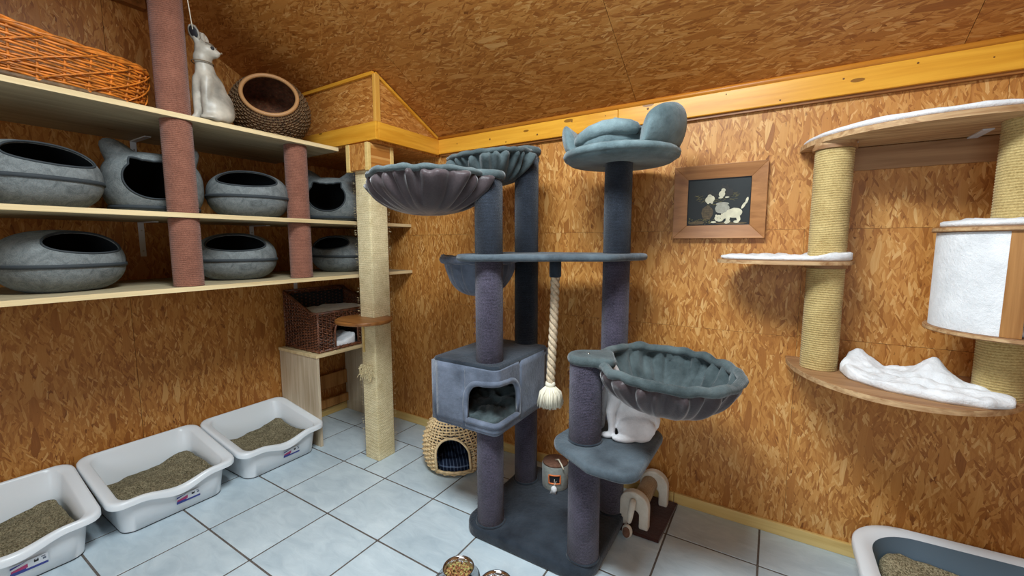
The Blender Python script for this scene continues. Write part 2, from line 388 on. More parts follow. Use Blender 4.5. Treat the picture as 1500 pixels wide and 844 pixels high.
def weave(mb, fn, us, nv, vstep, r=.003, rs=.004, mask=None, closed=True, sub=1, amp=1., n=3, stakes=True):
    """fn(u,v)->(point, normal); stakes at us, weavers at nv heights passing in front of and behind them"""
    nu = len(us)
    if stakes:
        for u in us:
            seg = []
            for k in range(nv*1+1):
                v = k/nv
                if mask and mask(u, v):
                    if len(seg) > 1: mb.tube(seg, rs, 4)
                    seg = []
                else: seg.append(fn(u, v)[0])
            if len(seg) > 1: mb.tube(seg, rs, 4)
    for k in range(nv):
        v = (k+.5)/nv; seg = []
        tot = nu*(sub+1) + (0 if closed else 0)
        for i in range(tot+(1 if closed else -sub)):
            q = i/(sub+1); i0 = int(q) % nu; i1 = (i0+1) % nu; fr = q-int(q)
            u0, u1 = us[i0], us[i1]
            if closed and i1 == 0: u1 += 1
            u = u0+(u1-u0)*fr
            if mask and mask(u % 1 if closed else u, v):
                if len(seg) > 1: mb.tube(seg, r, n)
                seg = []; continue
            p, nn = fn(u, v); ph = cos(pi*(q+k)); seg.append(Vector(p)+Vector(nn)*(ph*(rs+r)*.8*amp))
        if len(seg) > 1: mb.tube(seg, r, n)
    return mb
def screw(parent, p, axis='y', r=.006): 
    m = MB(); R = {'y': Matrix.Rotation(pi/2, 3, 'X'), 'x': Matrix.Rotation(pi/2, 3, 'Y'), 'z': Matrix.Identity(3)}[axis]
    m.lathe([(r*.2, -.002), (r, -.002), (r*.9, .002), (r*.3, .002)], 10, p, R); return obj('screw', m, M['screw'], parent, True)

# ================================================================== STRUCTURE
XL, YB = -.79, .70
def roofz(y): return 2.2+.5*(.7-y)
# floor: grout bed and single tiles
fl = struct(obj('floor', MB().box(XL, -3.6, -.03, 4.3, YB, -.0015), M['grout']))
g = .0042; tm = {}
def tile(x0, y0, x1, y1):
    key = (round(x1-x0, 3), round(y1-y0, 3))
    if key not in tm:
        w_, d_ = key; b = MB().prism(rrect(-w_/2+g, -d_/2+g, w_/2-g, d_/2-g, .003, 1), -.012, 0, .002); o = obj('tile', b, M['tile'], fl); o.location = (0, 0, 0)
        me = o.data; off = ORG[fl.name]
        for v in me.vertices: v.co += off
        tm[key] = me; 
    else: o = bpy.data.objects.new('tile', tm[key]); COL.objects.link(o); o.parent = fl
    o.location = Vector(((x0+x1)/2, (y0+y1)/2, 0))-ORG[fl.name]
for i in range(-2, 11):
    for j in range(-9, 2):
        x0, x1, y0, y1 = i*.4, (i+1)*.4, j*.4, (j+1)*.4
        x0 = max(x0, XL); x1 = min(x1, 4.3); y1 = min(y1, YB); y0 = max(y0, -3.6)
        if x1-x0 < .02 or y1-y0 < .02: continue
        if i == 0 and j == 0:   # tiles cut round the sisal post
            tile(0, 0, .2, .137); tile(0, .137, .2, .4); tile(.2, 0, .4, .4); continue
        tile(x0, y0, x1, y1)
# back wall boards (sheets with fine joints)
wb = sempty('wall_back')
for (x0, x1, z0, z1) in ((-.79, .37, 0, 1.52), (-.79, .62, 1.522, 2.25), (.371, 2.5, 0, 1.011), (.621, 3.1, 1.522, 2.25), (.371, 2.5, 1.012, 1.521), (2.5, 4.3, 0, 1.018), (2.5, 4.3, 1.0195, 1.521), (3.1, 4.3, 1.522, 2.25)):
    obj('board', MB().box(x0+.0005, YB, z0, x1-.0005, YB+.018, z1), M['osb_back'], wb)
obj('backing', MB().box(XL-.02, YB+.019, 0, 4.32, YB+.03, 2.3), M['osb_back'], wb)
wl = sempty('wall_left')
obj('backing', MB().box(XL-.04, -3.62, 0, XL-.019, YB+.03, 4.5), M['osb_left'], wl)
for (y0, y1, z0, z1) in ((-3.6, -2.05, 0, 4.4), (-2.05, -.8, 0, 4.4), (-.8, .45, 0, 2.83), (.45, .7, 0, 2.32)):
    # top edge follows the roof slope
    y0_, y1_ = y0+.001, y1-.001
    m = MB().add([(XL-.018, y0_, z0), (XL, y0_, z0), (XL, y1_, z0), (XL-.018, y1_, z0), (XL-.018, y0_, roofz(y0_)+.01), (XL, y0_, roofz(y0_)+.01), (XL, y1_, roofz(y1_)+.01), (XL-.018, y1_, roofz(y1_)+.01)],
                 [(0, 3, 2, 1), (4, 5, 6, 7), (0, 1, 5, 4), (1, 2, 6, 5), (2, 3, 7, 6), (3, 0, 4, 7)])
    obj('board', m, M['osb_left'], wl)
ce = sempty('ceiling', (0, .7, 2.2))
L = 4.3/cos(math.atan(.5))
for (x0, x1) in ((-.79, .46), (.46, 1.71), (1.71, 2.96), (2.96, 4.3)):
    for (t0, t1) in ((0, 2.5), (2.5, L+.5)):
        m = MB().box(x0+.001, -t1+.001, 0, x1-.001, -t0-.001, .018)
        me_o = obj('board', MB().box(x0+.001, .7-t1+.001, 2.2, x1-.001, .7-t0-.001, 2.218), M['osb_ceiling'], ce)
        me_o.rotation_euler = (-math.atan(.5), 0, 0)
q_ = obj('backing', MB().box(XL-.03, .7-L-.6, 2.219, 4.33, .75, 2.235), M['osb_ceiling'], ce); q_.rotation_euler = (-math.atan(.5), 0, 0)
wf = sempty('wall_front', (0, -3.6, 0))   # behind the camera; its opening is added to admit light, no window known there
for (x0, x1, z0, z1) in ((XL, 1.3, 0, 4.4), (3.3, 4.3, 0, 4.4), (1.3, 3.3, 0, 1.05), (1.3, 3.3, 2.45, 4.4)):
    obj('board', MB().box(x0, -3.62, z0, x1, -3.6, z1), M['osb_back'], wf)
struct(obj('wall_right', MB().box(4.3, -3.6, 0, 4.32, YB, 4.4), M['osb_left']))
# skirting
bb = struct(obj('baseboard_back', MB().box(XL+.02, YB-.018, 0, 1.98, YB, .062).box(1.982, YB-.018, 0, 4.3, YB, .062), M['base'], bevel=.003))
struct(obj('baseboard_left', MB().box(XL, -3.6, 0, XL+.018, YB, .062), M['base_y'], bevel=.003))
# yellow beam on the back wall with bead
bz0, bz1 = 2.092, 2.193
t1 = struct(obj('trim_1', MB().box(.29, YB-.035, bz0, 1.61, YB, bz1).box(1.6115, YB-.035, bz0, 4.3, YB, bz1), M['pine'], bevel=.004))
def bead(name, path, r, mat): return struct(obj(name, MB().tube(path, r, 8), mat, smooth=True))
bead('trim_2', [(.30, YB-.024, 2.202), (4.3, YB-.024, 2.204)], .016, M['beadpine'])
struct(obj('shade_gap_strip', MB().box(.31, YB-.02, bz0-.012, 4.3, YB, bz0), M['disc']))  # dark strip standing in for the shaded gap under the beam
random.seed(3)
for k in range(15):
    x = .5+k*.21+random.uniform(-.05, .05); z = random.uniform(bz0+.015, bz1-.015); rr = random.choice((.003, .004, .006))
    R = Matrix.Rotation(pi/2, 3, 'X'); obj('knot', MB().lathe([(rr, 0), (rr*.8, .0008)], 10, (x, YB-.0352, z), R), M['knot'], t1)
# boxed duct in the corner
YE, XE = .124, .285
so = sempty('trim_4', (XE, YE, 2.09))
zt = roofz(YE)
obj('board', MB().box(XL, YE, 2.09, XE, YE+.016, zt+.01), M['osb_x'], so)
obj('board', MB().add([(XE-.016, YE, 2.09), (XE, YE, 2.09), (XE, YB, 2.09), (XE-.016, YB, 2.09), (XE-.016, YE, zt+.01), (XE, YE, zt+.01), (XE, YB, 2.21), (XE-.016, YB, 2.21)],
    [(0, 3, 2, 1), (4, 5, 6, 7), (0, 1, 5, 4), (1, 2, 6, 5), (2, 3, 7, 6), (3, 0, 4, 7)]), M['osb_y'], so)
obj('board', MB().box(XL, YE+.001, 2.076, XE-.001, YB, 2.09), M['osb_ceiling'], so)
obj('plank', MB().box(XL, YE-.022, bz0-.006, XE+.022, YE, bz1), M['pine'], so, bevel=.003)
obj('plank', MB().box(XE, YE, bz0-.006, XE+.022, YB-.034, bz1), M['pine_y'], so, bevel=.003)
obj('corner_strip', MB().box(XE-.004, YE-.016, bz1, XE+.02, YE+.022, zt-.02), M['pine_z'], so, bevel=.002)
obj('edge_strip', MB().tube([(XE+.008, YE-.004, zt-.016), (XE+.008, YB-.03, roofz(YB-.03)-.014)], .012, 4), M['pine_y'], so)
obj('edge_strip', MB().tube([(XE, YE-.008, zt-.014), (XL, YE-.008, zt-.014)], .014, 4), M['pine'], so)
# a rafter board under the roof at far left
struct(obj('trim_5', MB().box(XL, -2.4, 2.79, XL+.05, -.62, 2.89), M['disc']))

# ================================================================== LEFT SHELF UNIT
SX = -.025; S2, S1, S0 = 2.067, 1.605, 1.248
sh = thing('cat_shelf', (XL, -.6, S0-.022), 'long three-board cat shelf on left wall with brown carpet-wrapped posts', 'shelf')
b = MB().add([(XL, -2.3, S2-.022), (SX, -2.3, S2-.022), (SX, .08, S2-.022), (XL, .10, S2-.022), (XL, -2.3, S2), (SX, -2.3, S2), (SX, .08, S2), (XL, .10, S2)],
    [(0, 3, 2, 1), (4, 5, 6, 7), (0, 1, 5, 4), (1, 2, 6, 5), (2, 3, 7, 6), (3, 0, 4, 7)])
q_ = obj('shelf_board', b, M['shelfboard'], sh); obj('lit_edge_strip', MB().box(SX-.001, -2.3, S2-.0215, SX+.004, .078, S2+.0005), M['shelf'], q_)  # added pale strip keeps the front edge bright against the shade-darkened board
for z in (S1, S0): q_ = obj('shelf_board', MB().box(XL, -2.3, z-.022, SX, YB, z), M['shelfboard'], sh); obj('lit_edge_strip', MB().box(SX-.001, -2.3, z-.0215, SX+.004, YB-.001, z+.0005), M['shelf'], q_)
def post(name, x, y, z0, z1, r, mat, parent, n=36, ripple=0, sag=0):
    """wound post with real turns of cord"""
    prof = [(.0, z0), (r*.96, z0)]
    if ripple:
        k = int((z1-z0)/ripple)
        for i in range(k):
            z = z0+(i+.0)*(z1-z0)/k; h = (z1-z0)/k
            prof += [(r-ripple*.22, z+.02*h), (r, z+.5*h)]
        prof.append((r-ripple*.22, z1))
    else: prof += [(r, z0+.004), (r, z1-.004)]
    prof += [(r*.96, z1), (0, z1)]
    m = MB(); m.lathe(prof, n, (x, y, 0)); return obj(name, m, mat, parent, True)
PA, PB = (-.095, -.762), (-.11, -.158)
for (x, y) in (PA, PB):
    post('support_post', x, y, S0, S1-.022, .064, M['brown'], sh, ripple=.009); post('support_post', x, y, S1, S2-.022, .064, M['brown'], sh, ripple=.009)
post('support_post', PA[0]-.01, PA[1]-.0, S2, 2.905, .067, M['brown'], sh, ripple=.009)
for y, z in ((-.72, S1), (-.72, S2), (.2, S0), (.2, S1), (-1.5, S1), (-.1, S1)):
    br = obj('bracket', MB().box(XL, y-.014, z-.222, XL+.004, y+.014, z-.022).box(XL, y-.014, z-.027, XL+.22, y+.014, z-.022), M['lpaper'], sh, bevel=.001)
    screw(br, (XL+.005, y, z-.07), 'x', .005); screw(br, (XL+.005, y, z-.19), 'x', .005)

# ------------------------------------------------------------------ felt caves
def shell(c, Rf, axis, up, rho, mid=28, n=64, lip=0):
    """closed shell with one opening: rings run from the opening's rim rho(phi) round to the far side"""
    a = Vector(axis).normalized(); u = Vector(up); u = (u-a*u.dot(a)).normalized(); s = a.cross(u)
    vs = []; fs = []
    for k in range(mid+1):
        t = k/mid
        for i in range(n):
            ph = 2*pi*i/n; r0 = rho(ph); th = r0+(pi-r0)*(t**1.15)
            d = a*cos(th)+(u*sin(ph)+s*cos(ph))*sin(th); vs.append(Vector(c)+Rf(d)*1.0)
    for k in range(mid):
        for i in range(n): j = (i+1) % n; fs.append((k*n+i, k*n+j, (k+1)*n+j, (k+1)*n+i))
    return vs, fs, [Vector(v) for v in vs[:n]]
def egg(rx, ry, rz, p=2.4, flat=.0, zb=-1):
    def R(d):
        k = (abs(d.x/rx)**p+abs(d.y/ry)**p+abs(d.z/rz)**p)**(-1/p); q = d*k
        if q.z < zb: q = q*(zb/q.z)
        return q
    return R
def cave(label, loc, rz, style='oval'):
    t = thing('felt_cat_cave', (0, 0, 0), label, 'cat bed', 'grey felt cat caves on the wall shelf')
    if style == 'oval':
        rx, ry, h = .19, .21, .272; cz = h*.47
        Rf = egg(rx, ry, h*.53, 2.35, zb=-cz)
        ax = (.76, 0, .54); rho = lambda ph: 1/ sqrt((cos(ph)/.80)**2+(sin(ph)/.40)**2)
        vs, fs, rim = shell((0, 0, cz), Rf, ax, (0, 0, 1), rho)
        zb = cz-.012
        def band(a): d = Vector((cos(a), sin(a), (zb-cz)/.2)).normalized(); q = Rf(d); return (q.x*1.012, q.y*1.012)
    else:
        rx, ry, h = .185, .205, .31; cz = .145
        base = egg(rx, ry, .165, 2.7, zb=-cz)
        def Rf(d):
            q = base(d); e = 0
            for s_ in (-1, 1):
                ed = Vector((.15, s_*.66, .80)).normalized(); c_ = d.normalized().dot(ed); e += max(0, (c_-.945)/.055)**1.5*.085
            return q+d.normalized()*e
        def rho(ph):
            r = 1/sqrt((cos(ph)/.62)**2+(sin(ph)/.52)**2)
            for e in (.86, pi-.86): r += .17*max(0, 1-abs(((ph-e+pi) % (2*pi))-pi)/.26)
            if abs(ph-pi/2) < .5: r -= .06*(1-abs(ph-pi/2)/.5)
            return r
        vs, fs, rim = shell((0, 0, cz), Rf, (1, 0, .12), (0, 0, 1), rho, n=96)
        zb = .03
        def band(a): d = Vector((cos(a)*rx, sin(a)*ry, zb-cz)).normalized(); q = Rf(d); return (q.x*1.012, q.y*1.012)
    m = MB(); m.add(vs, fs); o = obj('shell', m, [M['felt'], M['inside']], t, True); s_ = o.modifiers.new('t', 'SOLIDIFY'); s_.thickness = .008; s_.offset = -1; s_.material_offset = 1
    # recalc may leave inward normals; make sure they point out
    m = MB(); n = 64
    pts = [band(2*pi*i/n) for i in range(n)]
    m.grid(lambda u, v: (pts[int(round(u*n)) % n][0]*(1+.0), pts[int(round(u*n)) % n][1], zb+(v-.5)*.016), n, 1, True); o = obj('zip_band', m, M['zip'], t, True, solid=.005)
    m = MB(); m.tube(rim, .0045, 6, True); obj('opening_rim', m, M['zip'], t, True)
    t.location = loc; t.rotation_euler = (0, 0, rz); return t
cave('large grey felt cave at the left end of the bottom shelf', (-.33, -1.15, S0), .42)
cave('grey felt cave between the two brown posts on the bottom shelf', (-.34, -.42, S0), -.42)
cave('grey felt cave on the bottom shelf, partly behind the pale sisal post', (-.42, .36, S0), -1.25)
cave('large grey felt cave at the left end of the middle shelf', (-.26, -1.22, S1), .28)
cave('grey felt cave between the two brown posts on the middle shelf', (-.27, -.36, S1), -.5)
cave('grey felt cat-head cave with ears, behind the thick brown post', (-.36, -.78, S1), -.28, 'head')
cave('grey felt cat-head cave at the right end of the middle shelf', (-.30, .22, S1), -.85, 'head')

# ------------------------------------------------------------------ top shelf
# orange willow basket, long oval with one high end
ob = thing('wicker_basket', (-.24, -1.45, S2), 'long orange-brown wicker basket with a raised end on the top shelf', 'basket')
def bsk(u, v):
    a = 2*pi*u; ex = .19*(1+.16*v); ey = .50*(1+.06*v)
    cx, cy = cos(a), sin(a); p = 3.0; k = (abs(cx)**p+abs(cy)**p)**(-1/p)
    y = -1.355+ey*cy*k; x = -.245+ex*cx*k
    h = .165+.10*max(0, (-1.10-y)/.85)**1.1
    return (x, y, S2+.012+h*v), (cx, cy, 0)
us = [i/46 for i in range(46)]
m = MB(); weave(m, bsk, us, 15, 1, .0052, .005, sub=1, n=4, amp=.9); obj('woven_wall', m, M['orange'], ob, True)['kind'] = 'stuff'
m = MB(); m.tube([bsk(i/120, 1.0)[0] for i in range(120)], .010, 6, True)
for q in range(3): m.tube([Vector(bsk(i/160, 1.02)[0])+Vector((.008*cos(i*.5+q*2.1), .0, .009*sin(i*.5+q*2.1))) for i in range(160)], .005, 4, True)
obj('rim', m, M['orange'], ob, True)
m = MB(); m.tube([bsk(i/120, .02)[0] for i in range(120)], .012, 6, True); m.prism([bsk(i/60, 0)[0][:2] for i in range(60)], S2+.004, S2+.014)
obj('base', m, M['greywick'], ob, True)
m = MB()
for i in range(0, 46, 2):   # the long slanting stays seen on its side
    u0 = us[i]; 
    m.tube([Vector(bsk(u0+.09*k/5, .08+.84*k/5)[0])+Vector(bsk(u0+.09*k/5, 0)[1])*.013 for k in range(6)], .0035, 4)
obj('stay', m, M['orange'], ob, True)['kind'] = 'stuff'

# round weathered basket bed
rb = thing('round_wicker_bed', (-.24, -.17, S2), 'round brown woven cat basket with a wide round opening', 'cat basket')
RC = Vector((-.255, -.21, S2+.185)); rax = Vector((.80, -.46, .36)).normalized(); ru = (Vector((0, 0, 1))-rax*rax.z).normalized(); rs_ = rax.cross(ru)
def rbf(u, v):
    th = .72+(pi-.72)*v; ph = 2*pi*u; d = rax*cos(th)+(ru*sin(ph)+rs_*cos(ph))*sin(th)
    q = Vector((d.x*.215, d.y*.215, d.z*.20))
    if q.z < -.178: q.z = -.178
    return RC+q, d
m = MB(); weave(m, rbf, [i/72 for i in range(72)], 34, 1, .0035, .003, sub=1, n=3); obj('woven_wall', m, M['greywick'], rb, True)['kind'] = 'stuff'
m = MB(); m.grid(lambda u, v: rbf(u, v*.999)[0]*1.0-(rbf(u, v*.999)[0]-RC)*.02, 48, 20, True); obj('lining', m, M['darkwick'], rb, True)
m = MB(); m.tube([rbf(i/64, 0)[0] for i in range(64)], .0115, 8, True); obj('rim', m, M['rattan'], rb, True)

# cat figure: ceramic, sitting, big ears, on the shelf edge
def figure_cat(name, label, cat, loc, rz, s, mat, kind, turn=0):
    t = thing(name, (0, 0, 0), label, cat); B = MB()
    e = lambda c, r, a=0, ax='Y': B.ball(c, r, 10, Matrix.Rotation(a, 3, ax))
    # facing +x, sitting; unit height about 1
    e((-.06, 0, .22), (.21, .155, .22)); e((-.01, 0, .38), (.165, .125, .22), .28); e((.06, 0, .55), (.11, .095, .19), .15)
    e((-.03, .11, .15), (.17, .075, .15)); e((-.03, -.11, .15), (.17, .075, .15))
    for sy in (-1, 1):
        B.tube([(.10, sy*.055, .50), (.135, sy*.062, .30), (.15, sy*.06, .12), (.15, sy*.06, .03)], [.07, .052, .038, .036], 12); e((.18, sy*.062, .028), (.062, .04, .03))
        e((.10, sy*.145, .03), (.11, .038, .032))
    B.tube([(-.22, -.02, .06), (-.25, -.12, .04), (-.16, -.21, .035), (0, -.22, .03), (.06, -.21, .03)], [.05, .045, .04, .036, .024], 10)
    e((.09, 0, .70), (.10, .085, .10))
    hz = .80; nb = len(B.v); Rh = Matrix.Rotation(turn, 3, 'Z')
    def Hd(m, k=s, i0=0):
        for i in range(i0, len(m.v)): p = Vector(m.v[i])-Vector((.075*k, 0, 0)); p = Rh @ p+Vector((.075*k, 0, 0)); m.v[i] = tuple(p)
        return m
    e((.105, 0, hz), (.115, .105, .095)); e((.19, 0, hz-.035), (.07, .05, .042)); e((.14, .05, hz-.02), (.06, .045, .05)); e((.14, -.05, hz-.02), (.06, .045, .05))
    if kind == 'statue': e((.235, 0, hz-.02), (.035, .026, .028))
    eh = .17 if kind == 'statue' else .10; ew = .045 if kind == 'statue' else .05
    for sy in (-1, 1):
        b0 = Vector((.055, sy*.06, hz+.05)); tip = Vector((.04, sy*.095, hz+.07+eh))
        B.tube([b0, b0.lerp(tip, .35), b0.lerp(tip, .7), tip], [ew*.8, ew, ew*.72, .018 if kind != 'statue' else .03], 10)
    Hd(B, 1, nb); B.v = [(p[0]*s, p[1]*s, p[2]*s) for p in B.v]
    o = obj('body', B, mat, t, True, remesh=.011*s/.45, iters=4 if kind == 'statue' else 6)
    for sy in (-1, 1):
        m = MB(); m.ball((.195*s, sy*.05*s, (hz+.012)*s), (.022*s, .02*s, .022*s), 6); obj('eye', Hd(m), M['dark'] if kind == 'statue' else M['greyp'], t, True)
        if kind == 'statue':
            Re = Matrix.Rotation(sy*.35, 3, 'Z') @ Matrix.Rotation(-sy*.22, 3, 'X') @ Matrix.Rotation(-.35, 3, 'Y')
            c = Vector((.035*s, sy*.085*s, (hz+.155)*s)); m = MB(); m.ball(c, (.066*s, .022*s, .092*s), 10, Re); obj('ear', Hd(m), mat, t, True)
            m = MB(); m.ball(c+Vector((.004*s, sy*.015*s, 0)), (.046*s, .017*s, .068*s), 10, Re)
        else: m = MB(); c = Vector((.085*s, sy*.08*s, (hz+.085+eh*.35)*s)); m.ball(c, (.03*s, .046*s, eh*.42*s), 8, Matrix.Rotation(-sy*.25, 3, 'X'))
        obj('inner_ear', Hd(m), M['dark'] if kind == 'statue' else M['beige'], t, True)
    m = MB(); m.ball(((.268 if kind == 'statue' else .252)*s, 0, (hz-.018)*s), .012*s, 5); obj('nose', Hd(m), M['ceramicbrown'], t, True)
    if kind == 'statue':
        for sy in (-1, 1): m = MB(); m.tube([(.205*s, sy*.03*s, (hz+.05)*s), (.19*s, sy*.07*s, (hz+.055)*s), (.15*s, sy*.1*s, (hz+.05)*s)], .005*s, 5); obj('painted_brow', Hd(m), M['ceramicbrown'], t, True)
        m = MB()
        m.tube([(-.0*s+.11*s*cos(a)+.09*s, .098*s*sin(a), .655*s) for a in [2*pi*i/20 for i in range(20)]], .006*s, 5, True)
        obj('painted_collar', m, M['ceramicbrown'], t, True)
    t.location = loc; t.rotation_euler = (0, 0, rz); return t
figure_cat('cat_statue', 'tall white ceramic sitting cat statue with big ears by the thick brown post', 'statue', (-.09, -.60, S2), -1.2, .43, M['ceramic'], 'statue', 1.95)
tag(obj('hanging_cord', MB().tube([(.02, -.74, 2.86), (-.02, -.71, 2.67), (-.052, -.678, 2.485)], .0022, 5), M['tassel'], smooth=True), 'thin pale cord hanging from the roof to the white cat statue', 'cord')

# ================================================================== CORNER: sisal post, table, dark wicker house
sp = thing('sisal_post', (.125, .185, 0), 'square natural sisal scratching post standing in the corner up to the ceiling box', 'scratching post')
SPX0, SPX1, SPY0, SPY1 = .072, .210, .118, .265
k = 190; m = MB(); vs = []; out = rrect(SPX0, SPY0, SPX1, SPY1, .012, 4); n = len(out); zs = []
cxs, cys = (SPX0+SPX1)/2, (SPY0+SPY1)/2
H_ = 1.925
for i in range(2*k+1):
    z = H_*i/(2*k); sc = 1 if i % 2 else .978
    for q, p in enumerate(out):
        w_ = 1+.006*nz(p[0]*30, p[1]*30, z*40); vs.append((cxs+(p[0]-cxs)*sc*w_, cys+(p[1]-cys)*sc*w_, z))
fs = [(a*n+i, a*n+(i+1) % n, (a+1)*n+(i+1) % n, (a+1)*n+i) for a in range(2*k) for i in range(n)]+[tuple(range(n-1, -1, -1)), tuple(2*k*n+i for i in range(n))]
m.add(vs, fs); obj('wound_shaft', m, M['sisal'], sp, True)
cx0, cy0, cx1, cy1 = .05, .09, .240, .29
cap = obj('cap_box', MB().box(cx0, cy0, H_-.01, cx1, cy1, 2.074), M['osb_back'], sp)
for (a, b_) in ((cx0, cy0), (cx1, cy0), (cx1, cy1)):
    obj('corner_strip', MB().box(a-.012 if a == cx0 else a-.022, b_-.004 if b_ == cy0 else b_-.022, H_-.018, a+.022 if a == cx0 else a+.005, b_+.022 if b_ == cy0 else b_+.005, 2.075), M['base'], cap, bevel=.002)
obj('step', MB().prism(ellipse(.165, .075, .185, .17, 56), .955, .978, .008), M['disc'], sp, True, angle=.9)
m = MB().box(.098, .108, .74, .114, .117, .955); m.box(.098, .05, .93, .114, .112, .955); br = obj('step_bracket', m, M['base'], sp, bevel=.002)
random.seed(5)
m = MB()
for q in range(260):
    a = random.uniform(0, 2*pi); c = Vector((.125+random.uniform(-.05, .07), .108+random.uniform(-.004, .004), .62+random.uniform(-.03, .035))); d = Vector((random.uniform(-.5, .7), -random.random(), random.uniform(-1, .8)))
    m.tube([c, c+d*.018, c+d*.034+Vector((0, 0, -.01))], .0014, 3)
obj('frayed_fibres', m, M['sisal'], sp)['kind'] = 'stuff'
m = MB()
for q in range(420):   # loose fibres standing off the edges
    z = random.uniform(.05, 1.9); e = random.choice(((SPX0, SPY0), (SPX1, SPY0), (SPX1, SPY1)))
    c = Vector((e[0], e[1], z)); d = Vector((e[0]-cxs, e[1]-cys, 0)).normalized()+Vector((random.uniform(-.6, .6), random.uniform(-.6, .6), random.uniform(-.6, .6)))
    m.tube([c, c+d*.005, c+d*.009], .0005, 3)
obj('loose_fibres', m, M['sisal'], sp)['kind'] = 'stuff'

ct = thing('side_table', (-.55, .3, 0), 'pale board side table under the dark wicker cat house', 'table')
obj('side_panel', MB().box(XL+.02, .035, 0, -.305, .055, .652), M['whitewood'], ct, bevel=.002)
obj('side_panel', MB().box(XL+.02, .60, 0, -.305, .62, .652), M['whitewood'], ct, bevel=.002)
obj('table_top', MB().box(XL+.015, .03, .652, -.298, .63, .674), M['shelf'], ct, bevel=.002)
obj('back_rail', MB().box(XL+.02, .056, .24, XL+.04, .6, .36), M['oak'], ct, bevel=.002)
obj('back_rail', MB().box(XL+.02, .056, .08, XL+.05, .6, .15), M['oak'], ct, bevel=.002)

wh = thing('wicker_cat_house', (-.55, .34, .674), 'dark brown wicker cat house with arched door and tray top', 'cat house')
hx0, hx1, hy0, hy1, hz0 = -.74, -.33, .075, .585, .676
def pan(p0, pu, pv, nrm, flip=0):
    p0, pu, pv, nrm = map(Vector, (p0, pu, pv, nrm))
    return lambda u, v: (p0+pu*u+pv*v, nrm)
def weavepan(m, fn, W, Hh, mask=None, st=.034, rw=.0125): 
    nu = max(3, int(W/st)); nv = max(3, int(Hh/rw)); weave(m, fn, [i/nu for i in range(nu+1)], nv, 1, .0055, .0045, mask=mask, closed=False, sub=1, n=3)
m = MB(); Ht, Hb = .285, .425
# front face (x = hx1) with arched door, u along y
def mfront(u, v):
    y = u*(hy1-hy0); z = v*Ht
    if .13 < y < .33:
        if z > .03 and (z < .13 or (y-.23)**2+(z-.13)**2 < .10**2): return True
    if .40 < y < .50 and .195 < z < .235: return True
    return False
weavepan(m, pan((hx1, hy0, hz0), (0, hy1-hy0, 0), (0, 0, Ht), (1, 0, 0)), .51, Ht, mfront)
# side (y = hy0): top slopes from the high back to the front
def slopeS(y, nn):
    def f(u, v):
        x = hx0+(hx1-hx0)*u; h = Hb+(Ht-Hb)*min(1, u*1.25); return Vector((x, y, hz0+h*v)), Vector((0, nn, 0))
    return f
weavepan(m, slopeS(hy0, -1), .41, Hb-.05); weavepan(m, slopeS(hy1, 1), .41, Hb-.05)
weavepan(m, pan((hx0, hy0, hz0), (0, hy1-hy0, 0), (0, 0, Hb), (-1, 0, 0)), .51, Hb)
weavepan(m, pan((hx0, hy0, hz0+.245), (0, hy1-hy0, 0), (hx1-hx0, 0, 0), (0, 0, 1)), .51, .41)
obj('woven_wall', m, M['darkwick'], wh, True)['kind'] = 'stuff'
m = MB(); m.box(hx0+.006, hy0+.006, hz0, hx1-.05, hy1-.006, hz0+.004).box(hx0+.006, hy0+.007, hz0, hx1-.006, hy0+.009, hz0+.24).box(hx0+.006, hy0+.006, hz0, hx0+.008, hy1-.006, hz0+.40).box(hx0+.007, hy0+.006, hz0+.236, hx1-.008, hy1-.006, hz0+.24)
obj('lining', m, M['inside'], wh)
m = MB()
arch = [(hx1+.004, hy0+.13, hz0+.03)]+[(hx1+.004, hy0+.23-.10*cos(a), hz0+.13+.10*sin(a)) for a in [pi*i/14 for i in range(15)]]+[(hx1+.004, hy0+.33, hz0+.03)]
m.tube(arch, .008, 6)
for z in (hz0+.01, hz0+Ht): m.tube([(hx1, hy0, z), (hx1, hy1, z)], .009, 6)
m.tube([(hx0, hy0, hz0+Hb), (hx0+.33, hy0, hz0+Ht), (hx1, hy0, hz0+Ht)], .009, 6); m.tube([(hx0, hy0, hz0+Hb), (hx0, hy1, hz0+Hb)], .009, 6); m.tube([(hx0, hy1, hz0+Hb), (hx0+.33, hy1, hz0+Ht), (hx1, hy1, hz0+Ht)], .009, 6)
for (a, b_) in ((hx0, hy0), (hx1, hy0), (hx1, hy1)): m.tube([(a, b_, hz0), (a, b_, hz0+(Hb if a == hx0 else Ht))], .008, 6)
m.tube([(hx0, hy0, hz0+.01), (hx1, hy0, hz0+.01)], .009, 6)
obj('border', m, M['darkwick'], wh, True)
tag(obj('fleece_cushion', pad(rrect(hx0+.03, hy0+.03, hx1-.03, hy1-.03, .06), hz0+.25, .04, .006), M['cream'], smooth=True), 'cream fleece cushion lying in the tray on the dark wicker house', 'cushion')
m = MB()
tag(obj('fleece_mat', pad(rrect(hx1-.26, hy0+.125, hx1-.012, hy0+.335, .04), hz0+.008, .045, .008, 16, seed=4, hf=lambda X, Y: .04*max(0, (Y-hy0-.22)/.1)), M['white'], smooth=True), 'white fleece mat inside the arched door of the dark wicker house', 'mat')

